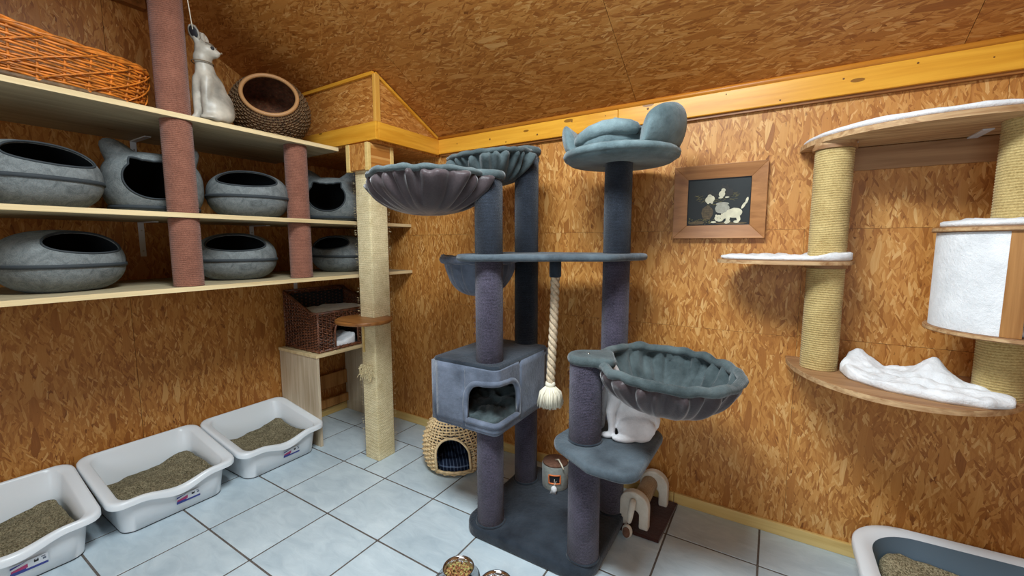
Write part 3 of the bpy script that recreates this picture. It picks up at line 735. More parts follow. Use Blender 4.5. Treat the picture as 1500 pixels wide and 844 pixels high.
# ================================================================== LITTER BOXES
def litter_tray():
    t = thing('litter_tray', (0, 0, 0), '', 'litter tray', 'white litter trays along the left wall'); N = 96
    def outl(x0, x1, hy, r): return resample(rrect(x0, -hy, x1, hy, r, 10), N)
    # local: +x front, y along the wall
    def rimz(x, y):
        f = (x+.27)/.54; z = .30-.10*max(0, min(1, f))**.9
        z -= .042*max(0, min(1, (f-.80)/.2))*max(0, .5+.5*cos(pi*min(1, abs(y)/.17)))
        return z
    secs = []   # (outline, z function)
    ob = outl(-.225, .212, .226, .06); o1 = outl(-.245, .238, .245, .07); o2 = outl(-.262, .262, .268, .065); o3 = outl(-.268, .27, .285, .06); o4 = outl(-.255, .252, .268, .06); o5 = outl(-.247, .238, .232, .06); oi = outl(-.215, .20, .212, .05)
    def ring(o, k, dz=0, flat=None): 
        return [(p[0], p[1], (flat if flat is not None else rimz(p[0], p[1])*k+dz)) for p in o]
    rings = [ring(outl(-.21, .2, .21, .06), 0, flat=0.0), ring(ob, 0, flat=.006), [(a[0]*.4+b_[0]*.6, a[1]*.4+b_[1]*.6, (rimz(*b_)-.03)*.6) for a, b_ in zip(ob, o1)], ring(o1, 1, -.036), ring(o2, 1, -.036), ring(o3, 1, -.030), ring(o3, 1, -.010), ring(outl(-.264, .266, .281, .06), 1, -.002), ring(outl(-.258, .256, .272, .06), 1, 0), ring(outl(-.252, .244, .256, .06), 1, -.006), ring(outl(-.251, .243, .240, .06), 1, -.010), ring(o5, 1, -.016)]
    rings += [[(a[0]*.5+b_[0]*.5, a[1]*.5+b_[1]*.5, (rimz(*b_)*.5)) for a, b_ in zip(oi, o5)], ring(oi, 0, flat=.012)]
    m = MB(); vs = [p for r_ in rings for p in r_]; fs = [(a*N+i, a*N+(i+1) % N, (a+1)*N+(i+1) % N, (a+1)*N+i) for a in range(len(rings)-1) for i in range(N)]
    fs += [tuple(range(N-1, -1, -1)), tuple((len(rings)-1)*N+i for i in range(N))]
    m.add(vs, fs); obj('tray_body', m, M['plastic'], t, True, angle=1.0)
    m = MB(); m.grid(lambda u, v: ((lambda p: (p[0]*(1.004 if v < .5 else 1.004), p[1]*1.004, .002+v*.004))(ob[int(round(u*N)) % N])), N, 1, True); obj('foot_strip', m, M['foot'], t)
    # printed label on the front, following the sloping face
    s_ = obj('label_sticker', MB(), M['lpaper'], t) if False else None
    def fp(y, z): # point on front face
        x = .212+.0156*z/.077 if z < .077 else .2276+.0104*(z-.077)/.045; return (x+.004, y, z)
    def q4(m, y0, y1, z0, z1, dx=0, sl=0): m.add([(fp(y0, z0)[0]+dx, y0, z0), (fp(y1, z0)[0]+dx, y1, z0), (fp(y1, z1)[0]+dx, y1, z1), (fp(y0, z1)[0]+dx, y0, z1+sl)], [(0, 1, 2, 3)])
    st = MB(); q4(st, -.01, .10, .055, .105); s0 = obj('label_sticker', st, M['lpaper'], t)
    m = MB(); q4(m, -.01, .10, .055, .066, .0006); q4(m, -.01, .035, .066, .071, .0006); m.add([(fp(-.01, .088)[0]+.0006, -.01, .088), (fp(-.01, .1)[0]+.0006, -.01, .098), (fp(.04, .104)[0]+.0006, .042, .104)], [(0, 1, 2)]); obj('printed_band', m, M['bluep'], s0)
    m = MB(); m.add([(fp(-.01, .071)[0]+.0007, -.008, .071), (fp(.04, .071)[0]+.0007, .04, .071), (fp(.04, .088)[0]+.0007, .04, .09), (fp(-.01, .08)[0]+.0007, -.008, .080)], [(0, 1, 2, 3)]); obj('printed_panel', m, M['pinkp'], s0)
    m = MB(); q4(m, .058, .072, .082, .092, .0007); m.add([(fp(.058, .092)[0]+.0007, .058, .092), (fp(.058, .092)[0]+.0007, .063, .092), (fp(.058, .098)[0]+.0007, .0595, .098)], [(0, 1, 2)]); m.add([(fp(.058, .092)[0]+.0007, .067, .092), (fp(.058, .092)[0]+.0007, .072, .092), (fp(.058, .098)[0]+.0007, .0705, .098)], [(0, 1, 2)]); obj('printed_cat_face', m, M['dark'], s0)
    m = MB(); q4(m, .084, .094, .080, .090, .0007); q4(m, .080, .092, .094, .099, .0007); obj('printed_mark', m, M['greyp'], s0)
    return t
LT = litter_tray(); LX = -.505
trays = [(-.245, 'white litter tray standing next to the pale side table'), (-.825, 'white litter tray in the middle of the row of three'), (-1.405, 'white litter tray at the left picture edge, nearest the camera')]
for i, (y, lab) in enumerate(trays):
    o = LT if i == 0 else copytree(LT); o.location = (LX, y, 0); o['label'] = lab
    o.rotation_euler = (0, 0, (.02, 0, -.02)[i])
    seed = i*7
    hf = (lambda X, Y, y=y, i=i: .03*nz(X*5+i*9, Y*5)+.035*max(0, (Y-y)/.2)+(.02 if i == 1 else 0)*(1-abs(X-LX)/.2))
    tag(obj('cat_litter', pad(rrect(LX-.212, y-.208, LX+.196, y+.208, .05), .014, .108, .006, 14, seed=seed, edge=.06, rings=14, hf=hf), M['litter'], smooth=True),
        ['heap of grey-brown cat litter in the tray next to the side table', 'heap of grey-brown cat litter in the middle tray', 'grey-brown cat litter in the tray at the left edge'][i], 'cat litter', None, 'stuff')

# big grey and white tray, right foreground
bt = thing('large_litter_tray', (3.1, .40, 0), 'large litter tray with blue-grey inside and white rim, lower right', 'litter tray')
N = 96
def outl2(x0, y0, x1, y1, r): return resample(rrect(x0, y0, x1, y1, r, 12), N)
def rz2(p): return .205+.02*((p[0]-2.76)/.7)
A = outl2(2.81, .19, 3.42, .60, .13); Bo = outl2(2.735, .10, 3.50, .676, .19); Bi = outl2(2.80, .155, 3.44, .636, .17); I0 = outl2(2.85, .22, 3.38, .57, .12)
def rg(o, z): return [(p[0], p[1], z if not callable(z) else z(p)) for p in o]
rings = [rg(A, 0), [(a[0]*.3+b_[0]*.7, a[1]*.3+b_[1]*.7, rz2(b_)*.6) for a, b_ in zip(A, Bo)], rg(Bo, lambda p: rz2(p)-.03), rg(Bo, lambda p: rz2(p)-.004), rg([(a[0]*.9+b_[0]*.1, a[1]*.9+b_[1]*.1) for a, b_ in zip(Bo, Bi)], lambda p: rz2(p)+.003), rg([(a[0]*.35+b_[0]*.65, a[1]*.35+b_[1]*.65) for a, b_ in zip(Bo, Bi)], rz2), rg(Bi, lambda p: rz2(p)-.014)]
m = MB(); m.add([p for r_ in rings for p in r_], [(a*N+i, a*N+(i+1) % N, (a+1)*N+(i+1) % N, (a+1)*N+i) for a in range(len(rings)-1) for i in range(N)]+[tuple(range(N-1, -1, -1))])
obj('outer_shell', m, M['plastic'], bt, True, angle=1.1)
rings = [rg(Bi, lambda p: rz2(p)-.013), [(a[0]*.5+b_[0]*.5, a[1]*.5+b_[1]*.5, .1) for a, b_ in zip(I0, Bi)], rg(I0, .01)]
m = MB(); m.add([p for r_ in rings for p in r_], [(a*N+i, a*N+(i+1) % N, (a+1)*N+(i+1) % N, (a+1)*N+i) for a in range(2) for i in range(N)]+[tuple(2*N+i for i in range(N))])
obj('inner_pan', m, M['plasticg'], bt, True)
tag(obj('cat_litter', pad([(p[0], p[1]) for p in outl2(2.825, .19, 3.41, .60, .12)], .014, .10, .006, 12, seed=30, edge=.06, rings=14, hf=lambda X, Y: .05*max(0, 1-(X-2.8)/.35)*max(0, (Y-.2)/.4)), M['litter2'], smooth=True), 'pale cat litter filling the large blue-grey tray at lower right', 'cat litter', None, 'stuff')
#PART2
# ================================================================== CAT TREE
tr = thing('cat_tree', (1.46, .16, 0), 'tall grey plush cat tree with four wrapped posts, house, hammocks and hanging rope', 'cat tree')
P1, P2, P3, P4 = (1.238, -.05), (1.2, .372), (1.728, -.03), (1.722, .362)
PR = .066
m = MB(); m.prism(rrect(1.112, -.135, 1.80, .54, (.12, .1, .1, .1), 8), 0, .062, .016); obj('base_plate', m, M['plushd'], tr, True)
HX0, HX1, HY0, HY1, HZ0, HZ1 = .952, 1.332, -.135, .37, .572, .876
post('wrapped_post', *P1, .055, HZ0+.01, PR, M['purple'], tr); post('wrapped_post', *P1, HZ1, 1.378, PR, M['purple'], tr); post('wrapped_post', *P1, 1.405, 1.752, PR, M['navy'], tr)
post('wrapped_post', *P2, .055, HZ0+.01, PR, M['purple'], tr); post('wrapped_post', *P2, HZ1, 1.378, PR, M['navy'], tr); post('wrapped_post', *P2, 1.405, 1.955, PR, M['navy'], tr)
post('wrapped_post', *P3, .055, .575, PR+.004, M['purple'], tr); post('wrapped_post', *P3, .605, .955, PR+.004, M['purple'], tr)
post('wrapped_post', *P4, .055, 1.378, PR, M['purple'], tr); post('wrapped_post', *P4, 1.405, 1.852, PR, M['navy'], tr)
random.seed(11)   # hairs standing off the wound posts
for (px, py), zs in ((P1, (.07, .57)), (P1, (.88, 1.37)), (P1, (1.41, 1.74)), (P2, (.88, 1.95)), (P3, (.07, .57)), (P3, (.61, .94)), (P4, (.6, 1.37)), (P4, (1.41, 1.84))):
    m = MB()
    for q in range(int(900*(zs[1]-zs[0]))):
        a = random.uniform(0, 2*pi); z = random.uniform(*zs); rr = PR+.003
        p = Vector((px+rr*cos(a), py+rr*sin(a), z)); d = Vector((cos(a), sin(a), 0))*.5+Vector((random.uniform(-1, 1), random.uniform(-1, 1), random.uniform(-1, 1)))*.7
        m.tube([p, p+d*.005, p+d*.008+Vector((0, 0, -.002))], .0005, 3)
    obj('loose_fibres', m, M['purple'] if zs[0] < 1.4 and (px, py) != P2 else M['navy'], tr)['kind'] = 'stuff'
# house with an arched door that wraps round its near corner
def house():
    r = .03; W_, D_ = HX1-HX0, HY1-HY0
    per = rrect(HX0, HY0, HX1, HY1, r, 6)      # starts at lower right corner (x1,y0), counter-clockwise
    # arc-length from the middle of the near corner: positive to the right face, negative to the front face
    def pt(s):
        q = pi/4*r
        if abs(s) <= q: a = -pi/4+s/r; return (HX1-r+r*cos(a), HY0+r+r*sin(a), cos(a), sin(a))
        if s > 0: return (HX1, HY0+r+(s-q), 1, 0)
        return (HX1-r+(s+q), HY0, 0, -1)
    zl = HZ0+.035; zt_ = HZ1-.045
    hw0, hw1 = .168, .185   # reach of the door on the front and on the right face
    def top(s):
        if s < 0: w_ = hw0; 
        else: w_ = hw1
        u = abs(s)/w_
        if u >= 1: return None
        b = zt_-.028+(.03 if True else 0)*0
        sh_ = sqrt(max(0, 1-max(0, (u-.4)/.6)**2.6)); dip = -.008*max(0, 1-u/.4)
        return zl+(b-zl)*(.45+.55*sh_)*(1)-dip if u < .999 else zl+(b-zl)*.45
    ss = [-(W_-r), ]; 
    k = 30
    grid_s = [-(W_-.03)+(W_-.03-hw0)*i/8 for i in range(8)]+[-hw0+1e-5+(2*hw0*.5)*i/k for i in range(k)]+[hw1*i/k for i in range(k)]+[hw1-1e-5]+[hw1+(D_-.03-hw1)*i/9 for i in range(1, 10)]
    m = MB(); rows = 9
    for a, b in zip(grid_s, grid_s[1:]):
        ta, tb = top(a), top(b)
        for (lo0, lo1, hi) in (((ta if ta else None), (tb if tb else None), HZ1),):
            if ta and tb:
                segs = [((ta, tb), (HZ1, HZ1)), ((HZ0, HZ0), (zl, zl))]
            elif ta or tb: segs = [((HZ0, HZ0), (HZ1, HZ1))]
            else: segs = [((HZ0, HZ0), (HZ1, HZ1))]
            for (l, h) in segs:
                xa, ya = pt(a)[:2]; xb, yb = pt(b)[:2]
                for q in range(rows):
                    f0, f1 = q/rows, (q+1)/rows
                    m.add([(xa, ya, l[0]+(h[0]-l[0])*f0), (xb, yb, l[1]+(h[1]-l[1])*f0), (xb, yb, l[1]+(h[1]-l[1])*f1), (xa, ya, l[0]+(h[0]-l[0])*f1)], [(0, 1, 2, 3)])
    # far walls
    e0, e1 = pt(grid_s[0]), pt(grid_s[-1])
    m.add([(e0[0], e0[1], HZ0), (HX0, HY0, HZ0), (HX0, HY0, HZ1), (e0[0], e0[1], HZ1)], [(0, 1, 2, 3)])
    m.add([(HX0, HY0, HZ0), (HX0, HY1, HZ0), (HX0, HY1, HZ1), (HX0, HY0, HZ1)], [(0, 1, 2, 3)]); m.add([(HX0, HY1, HZ0), (HX1, HY1, HZ0), (HX1, HY1, HZ1), (HX0, HY1, HZ1)], [(0, 1, 2, 3)])
    m.add([(HX1, HY1, HZ0), (e1[0], e1[1], HZ0), (e1[0], e1[1], HZ1), (HX1, HY1, HZ1)], [(0, 1, 2, 3)])
    h = obj('house_walls', m, M['plush'], tr, True, solid=.022, angle=.9)
    # plush edging round the door
    e = []
    for i in range(41): s = -hw0+hw0*i/40*.9999+1e-4; t_ = top(s); e.append((pt(s), t_))
    for i in range(1, 41): s = hw1*i/40*.9999; t_ = top(s); e.append((pt(s), t_))
    path = [(e[0][0][0], e[0][0][1]-.004, zl)]+[(p[0]+p[2]*.006, p[1]+p[3]*.006, t_) for p, t_ in e]+[(e[-1][0][0]+.004, e[-1][0][1], zl)]
    path += [(pt(s)[0]+pt(s)[2]*.006, pt(s)[1]+pt(s)[3]*.006, zl) for s in [hw1-(hw0+hw1)*i/30 for i in range(1, 30)]]
    obj('door_edging', MB().tube(path, .015, 8, True), M['plush'], h, True)
    obj('house_roof', MB().prism(rrect(HX0-.008, HY0-.008, HX1+.008, HY1+.008, .035, 6), HZ1-.015, HZ1+.016, .012), M['plushd'], tr, True)
    obj('house_floor', MB().prism(rrect(HX0-.006, HY0-.006, HX1+.006, HY1+.006, .035, 6), HZ0-.018, HZ0+.012, .012), M['plush'], tr, True)
    obj('plush_cushion', pad(rrect(HX0+.03, HY0+.01, HX1-.01, HY1-.03, .05), HZ0+.014, .05, .016, 13, hf=lambda X, Y: .02*nz(X*22, Y*17)), M['plushg'], tr, True)
house()
# middle platform
m = MB(); m.prism(resample(hull([(1.2, -.05, .125), (1.14, .36, .12), (1.735, .40, .125), (1.70, .22, .10)]), 90), 1.375, 1.408, .014); obj('platform', m, M['platf'], tr, True)
# lower step platform on the front right post
m = MB(); m.prism(resample(hull([(1.70, -.05, .10), (1.83, -.175, .055), (1.93, -.155, .075), (1.94, .18, .07), (1.72, .14, .09)]), 90), .565, .607, .016); obj('platform', m, M['platf'], tr, True)
for (q, z) in ((P1, .062), (P2, .062), (P3, .062), (P4, .062), (P3, .607)):
    m = MB(); m.tube([(q[0]+(PR+.004)*cos(2*pi*i/30), q[1]+(PR+.004)*sin(2*pi*i/30), z+.003) for i in range(30)], .006, 5, True); obj('post_collar', m, M['plushd'], tr, True)

def hammock(c, R, depth, attach, label=None, tilt=0, flip=0, outer='velvet', rim='plushg', pleat=.017, ax=0, seed=0, rimr=.020):
    """gathered cloth bowl hanging in a padded ring, with an arm that caps its post"""
    c = Vector(c); Rt = Matrix.Rotation(tilt, 3, Vector((cos(ax), sin(ax), 0)))
    h = MB(); n = 150; mN = 22
    def f(u, v):
        a = 2*pi*u; t = v*pi/2
        w_ = (1-v)**.9*min(1, v/.16)**1.2 if v > 0 else 0
        pl = pleat*(abs(sin(a*11+5*nz(cos(a)*1.7, sin(a)*1.7, seed)+1.2*v))**.6*1.1*(.55+.9*abs(nz(cos(a)*3, sin(a)*3, seed+4))*2)-.5+nz(cos(a)*7, sin(a)*7, seed+v*1.5)*1.6)*w_*(1.5 if v < .7 else 1.5)
        rr = R*(cos(t)**.72)+pl*2.2; z = -depth*(sin(t)**1.15)+.5*pl
        return c+Rt @ Vector((rr*cos(a), rr*sin(a), z))
    h.grid(f, n, mN, True); o = obj('hammock_bowl', h, [M[outer], M[rim]], tr, True); q = o.modifiers.new('t', 'SOLIDIFY'); q.thickness = .010; q.offset = -1; q.material_offset = 1
    rp = []; k = 120
    for i in range(k):
        a = 2*pi*i/k; rp.append(c+Rt @ Vector(((R+.004+.006*nz(cos(a)*4, sin(a)*4, seed+1))*cos(a), (R+.004+.006*nz(cos(a)*4, sin(a)*4, seed+1))*sin(a), .007*sin(a*9+seed)*nz(cos(a)*3, sin(a)*3, seed+8)*2.2)))
    m_ = MB(); m_.tube(rp, [rimr*(1+.22*nz(p.x*18, p.y*18, seed)) for p in rp], 8, True); obj('padded_rim', m_, M[rim], o, True)
    if attach:
        x, y, z = attach; d = Vector((x-c.x, y-c.y)); L_ = d.length; d.normalize(); nn = Vector((-d.y, d.x))
        tip = Vector((c.x, c.y))+d*(R-.03)
        out = hull([(x, y, PR+.014), (tip.x+nn.x*.06, tip.y+nn.y*.06, .03), (tip.x-nn.x*.06, tip.y-nn.y*.06, .03)])
        obj('post_arm', MB().prism(resample(out, 60), z-.018, z+.022, .016), M[rim], o, True)
        screw(o, (x+.01, y, z+.023), 'z', .006)
    return o
hammock((.975, -.165, 1.765), .272, .172, (*P1, 1.768), tilt=-.03, ax=1.1, seed=1, rimr=.014)
hammock((1.03, .27, 1.93), .225, .16, (*P2, 1.955), tilt=.10, ax=-.45, seed=5, outer='plushg', rimr=.014)
hammock((1.02, .17, 1.372), .19, .20, None, tilt=0, seed=9, outer='plush', rim='plush', pleat=.004)
hammock((2.035, .095, .950), .272, .185, (*P3, .968), tilt=.06, ax=1.45, seed=3, rimr=.020, pleat=.011)
# top bed on the rear right post
def bed():
    c = Vector((1.728, .362, 1.862)); Rb = .262
    b0 = obj('bed_plate', MB().lathe([(0, -.02), (Rb-.02, -.02), (Rb-.004, -.008), (Rb, .008), (Rb-.006, .026), (Rb-.02, .034), (0, .034)], 64, c), M['plushbed'], tr, True)
    # raised side cushions: arcs of padded wall
    for (a0, a1, hh, th) in ((radians(-52), radians(38), .185, .085), (radians(150), radians(222), .155, .06)):
        m = MB(); k = 26; vs = []; N_ = 14; fs = []
        for i in range(k+1):
            t = i/k; a = a0+(a1-a0)*t; e = (sin(pi*min(1, max(0, t))))**.24 if 0 < t < 1 else 0
            H2 = hh*e+.012; T2 = th*(.35+.65*e)
            for q in range(N_):
                b_ = 2*pi*q/N_; zz = H2*(.5-.5*cos(b_)) if False else H2*.5+H2*.5*sin(b_); rr = Rb-.03+T2*.55*cos(b_)+.03*(zz/max(hh, .01))
                vs.append((c.x+rr*cos(a), c.y+rr*sin(a), c.z+.012+zz))
        for i in range(k):
            for q in range(N_): j = (q+1) % N_; fs.append((i*N_+q, i*N_+j, (i+1)*N_+j, (i+1)*N_+q))
        fs += [tuple(range(N_)), tuple(k*N_+q for q in range(N_))]
        m.add(vs, fs); obj('side_bolster', m, M['plushbed'], b0, True, sub=1)
    m = pad(ellipse(c.x-.03, c.y-.01, .19, .205), c.z+.03, .05, .014, 10, hf=lambda X, Y: .062*math.exp(-((X-c.x-.03)/.15)**2-((Y-c.y+.10)/.16)**2)); obj('bed_cushion', m, M['plushbed'], b0, True)
    m = MB(); m.tube([(c.x-.17, c.y-.16, c.z+.05), (c.x-.08, c.y-.2, c.z+.095), (c.x+.05, c.y-.2, c.z+.11), (c.x+.14, c.y-.14, c.z+.09)], [.028, .038, .04, .03], 12); obj('bed_cushion_fold', m, M['plushbed'], b0, True, sub=1)
    m = MB(); m.tube([(c.x+(Rb-.008)*cos(2*pi*i/90), c.y+(Rb-.008)*sin(2*pi*i/90), c.z+.012) for i in range(90)], [.02*(1+.2*nz(i*.5, 1, 0)) for i in range(90)], 8, True); obj('bed_edge', m, M['plushbed'], b0, True)
bed()
obj('post_cap', MB().lathe([(0, 0), (PR+.01, 0), (PR+.016, .008), (PR+.008, .018), (0, .02)], 32, (P2[0], P2[1], 1.95)), M['plushg'], tr, True)
# hanging rope: sheath, three twisted strands, tassel
rx, ry = 1.465, .20
rp_ = obj('rope_sheath', MB().lathe([(0, 0), (.026, 0), (.03, .006), (.03, .09), (.0, .092)], 20, (rx, ry, 1.29)), M['plushd'], tr, True)
m = MB(); z0, z1 = .735, 1.292
for s_ in range(3):
    path = []
    for i in range(140):
        z = z1-(z1-z0)*i/139; a = 2*pi*(z1-z)/.105+2*pi*s_/3; dx = -.022*(i/139)**1.5; path.append((rx+dx+.0115*cos(a), ry+.0115*sin(a), z))
    m = MB(); m.tube(path, .0125, 8); obj('rope_strand', m, M['rope'], rp_, True)
obj('tassel_knot', MB().lathe([(0, 0), (.022, 0), (.027, .012), (.023, .028), (0, .03)], 16, (rx-.022, ry, .722)), M['tassel'], rp_, True)
random.seed(21); m = MB()
for q in range(420):
    a = random.uniform(0, 2*pi); r1 = random.uniform(.2, 1)**.5*.07; zz = .61+random.uniform(-.012, .014)+.02*(r1/.058)
    c0 = Vector((rx-.022+.018*cos(a)*min(1, r1*20), ry+.018*sin(a)*min(1, r1*20), .73)); c1 = Vector((rx-.022+r1*cos(a), ry+r1*sin(a), zz)); mid_ = c0.lerp(c1, .5)+Vector((.012*cos(a), .012*sin(a), .01))
    m.tube([c0, mid_, c1], [.0022, .002, .0016], 4)
obj('tassel', m, M['tassel'], rp_, True)['kind'] = 'stuff'

# white cat sitting on the step under the hammock
def white_cat():
    t = thing('white_cat', (1.88, .09, .607), 'white cat sitting on the small step under the grey hammock', 'cat'); B = MB()
    def e(c, r, a=0, ax='Y'): B.ball(c, r, 10, Matrix.Rotation(a, 3, ax))
    # local frame facing -x (towards the post), slightly to the viewer; metres
    e((.035, 0, .085), (.105, .072, .09)); e((.018, 0, .16), (.075, .060, .105), -.42); e((-.052, 0, .245), (.052, .052, .085), -.25)
    e((-.085, .0, .30), (.048, .044, .07), -.15)
    e((.03, -.058, .062), (.082, .036, .062)); e((.03, .058, .062), (.082, .036, .062))
    B.tube([(-.055, -.036, .22), (-.078, -.042, .13), (-.072, -.043, .06), (-.072, -.043, .016)], [.034, .022, .0155, .015], 12); e((-.090, -.044, .016), (.030, .018, .015))
    B.tube([(-.07, .036, .22), (-.105, .04, .13), (-.11, .04, .06), (-.112, .04, .016)], [.034, .022, .0155, .015], 12); e((-.130, .04, .016), (.030, .018, .015))
    e((-.02, -.072, .017), (.055, .022, .019)); e((.045, -.066, .03), (.05, .026, .03)); e((-.02, .072, .017), (.055, .022, .018))
    e((-.128, 0, .315), (.052, .048, .045)); e((-.172, 0, .304), (.028, .026, .02)); e((-.148, .024, .306), (.03, .024, .024)); e((-.148, -.024, .306), (.03, .024, .024))
    for s_ in (-1, 1):
        b0 = Vector((-.115, s_*.03, .335)); tp = Vector((-.108, s_*.044, .365)); B.tube([b0, b0.lerp(tp, .5), tp], [.025, .018, .004], 10)
    Rz = Matrix.Rotation(.40, 3, 'Z'); o_ = Vector((1.873, .11, .607))
    def T(p): return tuple(Rz @ Vector((p[0], p[1], p[2]*.91))+o_)
    B.v = [T(p) for p in B.v]
    obj('body', B, M['catfur'], t, True, remesh=.005, iters=3)
    for s_ in (-1, 1):
        m = MB(); m.ball(T((-.170, s_*.024, .327)), .0085, 6); obj('eye', m, M['dark'], t, True)
        m = MB(); m.ball(T((-.118, s_*.041, .348)), (.006, .006, .016), 6); obj('inner_ear', m, M['beige'], t, True)
    m = MB(); m.ball(T((-.200, 0, .308)), .0055, 5); obj('nose', m, M['pinkp'], t, True)
    m = MB()
white_cat()

# ================================================================== WALL CLIMBING UNIT, RIGHT
cu = thing('wall_climbing_unit', (2.95, .7, .9), 'curved plywood wall shelves joined by two round sisal columns on the right wall', 'climbing shelf')
def dshape(cx, hw, dp, n=48, p=2.0):
    o = [(cx-hw, YB-.001)]+[(cx-hw*(1 if False else (abs(cos(a))**(2/p))*(1 if cos(a) > 0 else -1)), YB-.001-dp*sin(a)**(2/p)) for a in [pi*i/n for i in range(1, n)]]+[(cx+hw, YB-.001)]
    return o
def board(out, z, th=.020):
    o = obj('shelf_board', MB().prism(out, z-th+.0015, z), M['ply'], cu, bevel=.0015)
    obj('edge_band', MB().prism([(p[0]+(p[0]-2.9)*.003, p[1]-.0015) for p in out[1:-1]], z-th-.0015, z-.002), M['plyedge'], o)
    return o
board(dshape(2.835, .375, .51), .918); board(dshape(2.90, .44, .41), 1.888); 
KA, KB = (2.575, .535), (3.085, .44)
def column(x, y, z0, z1, r=.068):
    post('sisal_column', x, y, z0, z1, r, M['sisal_r'], cu, 40, ripple=.0095)
column(*KA, .918, 1.353); column(*KA, 1.388, 1.84)
m = MB(); m.lathe([(0, 0), (.076, 0), (.076, .014), (0, .014)], 40, (*KA, 1.84)); m2 = obj('end_disc', m, M['ply'], cu, True, angle=.8)
obj('end_disc', MB().lathe([(0, 0), (.072, 0), (.072, .014), (0, .014)], 40, (*KA, 1.853)), M['plyedge'], cu, True, angle=.8)
obj('end_disc', MB().lathe([(0, 0), (.074, 0), (.074, .014), (0, .014)], 40, (*KA, 1.353)), M['ply'], cu, True, angle=.8)
column(*KB, 1.515, 1.868); column(*KB, .918, 1.16)
# small shelf reaching left of the first column
so_ = [(2.17, .62), (2.20, .52), (2.30, .45), (2.42, .425), (2.56, .43), (2.655, .46), (2.665, .52), (2.60, .62), (2.45, .66), (2.25, .66)]
so_ = resample(so_, 40)
board(resample([(p[0], p[1]) for p in ellipse(2.415, .53, .255, .155, 50)], 50), 1.385, .015)
for x in (2.62, 3.0, 3.2):
    br = obj('bracket', MB().box(x, .70-.16, 1.862, x+.03, .699, 1.867).box(x, .694, 1.79, x+.03, .699, 1.867), M['lpaper'], cu, bevel=.001); screw(br, (x+.015, .692, 1.80), 'y', .007)
obj('wall_plate', MB().box(2.60, .688, 1.77, 3.30, .699, 1.866), M['ply'], cu, bevel=.001)
# round den on the second column
DC, DR = (3.09, .43), .215
for z in (1.512, 1.16):
    o = obj('den_disc', MB().prism(ellipse(*DC, DR, DR, 72), z-.016, z), M['ply'], cu, bevel=.0015)
    obj('edge_band', MB().prism(ellipse(*DC, DR+.0015, DR+.0015, 72), z-.013, z-.003), M['plyedge'], o)
def arcwall(a0, a1, r0, r1, z0, z1, n=24):
    vs = []; fs = []
    for i in range(n+1):
        a = a0+(a1-a0)*i/n
        for (r, z) in ((r0, z0), (r1, z0), (r1, z1), (r0, z1)): vs.append((DC[0]+r*cos(a), DC[1]+r*sin(a), z))
    for i in range(n):
        for q in range(4): j = (q+1) % 4; fs.append((i*4+q, i*4+j, (i+1)*4+j, (i+1)*4+q))
    fs += [(0, 1, 2, 3), tuple(n*4+q for q in (3, 2, 1, 0))]
    return vs, fs
m = MB(); m.add(*arcwall(radians(165), radians(246), .185, .203, 1.161, 1.494, 30)); obj('fleece_wall', m, M['white'], cu, True, angle=.8)
m = MB(); m.add(*arcwall(radians(246), radians(259), .165, .206, 1.161, 1.496, 8)); obj('wooden_upright', m, M['oak'], cu, True, angle=.8)
m = MB(); m.add(*arcwall(radians(40), radians(165), .185, .203, 1.161, 1.494, 30)); obj('fleece_wall', m, M['white'], cu, True, angle=.8)
m = MB(); m.add(*arcwall(radians(345), radians(400), .170, .205, 1.161, 1.496, 12)); obj('wooden_upright', m, M['oak'], cu, True, angle=.8)
# fleece pads lying on it
tag(obj('fleece_pad', pad([(2.90+(p[0]-2.90)*.97, .7+(p[1]-.7)*.97) for p in dshape(2.90, .44, .41)], 1.889, .028, .003, 12), M['white'], smooth=True), 'white fleece pad on the top curved shelf, upper right', 'cat pad')
tag(obj('fleece_pad', pad([(p[0], p[1]) for p in ellipse(2.418, .53, .245, .142, 40)], 1.386, .02, .006, 16, seed=2, hf=lambda X, Y: .014*max(0, (X-2.5)/.12)), M['white'], smooth=True), 'thin white fleece pad on the small shelf left of the column', 'cat pad')
tag(obj('fleece_pad', pad(ellipse(*DC, DR-.02, DR-.02, 60), 1.513, .024, .006, 16, seed=6), M['white'], smooth=True), 'white fleece pad on the roof of the round den, right edge', 'cat pad')
tag(obj('fleece_pad', pad(ellipse(DC[0], DC[1], .165, .165, 60), 1.161, .024, .006, 16, seed=8), M['white'], smooth=True), 'white fleece pad inside the round den, right edge', 'cat pad')
bl = [(2.645, .50), (2.66, .40), (2.76, .295), (2.90, .245), (3.01, .245), (3.075, .285), (3.10, .345), (3.02, .43), (2.93, .53), (2.84, .60), (2.74, .62), (2.68, .58)]
def bhf(X, Y):
    h = .010*sin((Y*1.3+X*.35)*52)*(.6+.6*nz(X*5, Y*5)) 
    h += .055*math.exp(-((X-2.72)/.05)**2-((Y-.57)/.05)**2)+.07*math.exp(-((X-2.93)/.06)**2-((Y-.50)/.06)**2)+.02*math.exp(-((X-2.66)/.03)**2)
    return h
tag(obj('fleece_blanket', pad(bl, .919, .032, .008, 18, seed=12, hf=bhf, rings=22, n=120, edge=.1), M['white'], smooth=True), 'rumpled white fleece blanket on the lowest curved shelf', 'blanket')

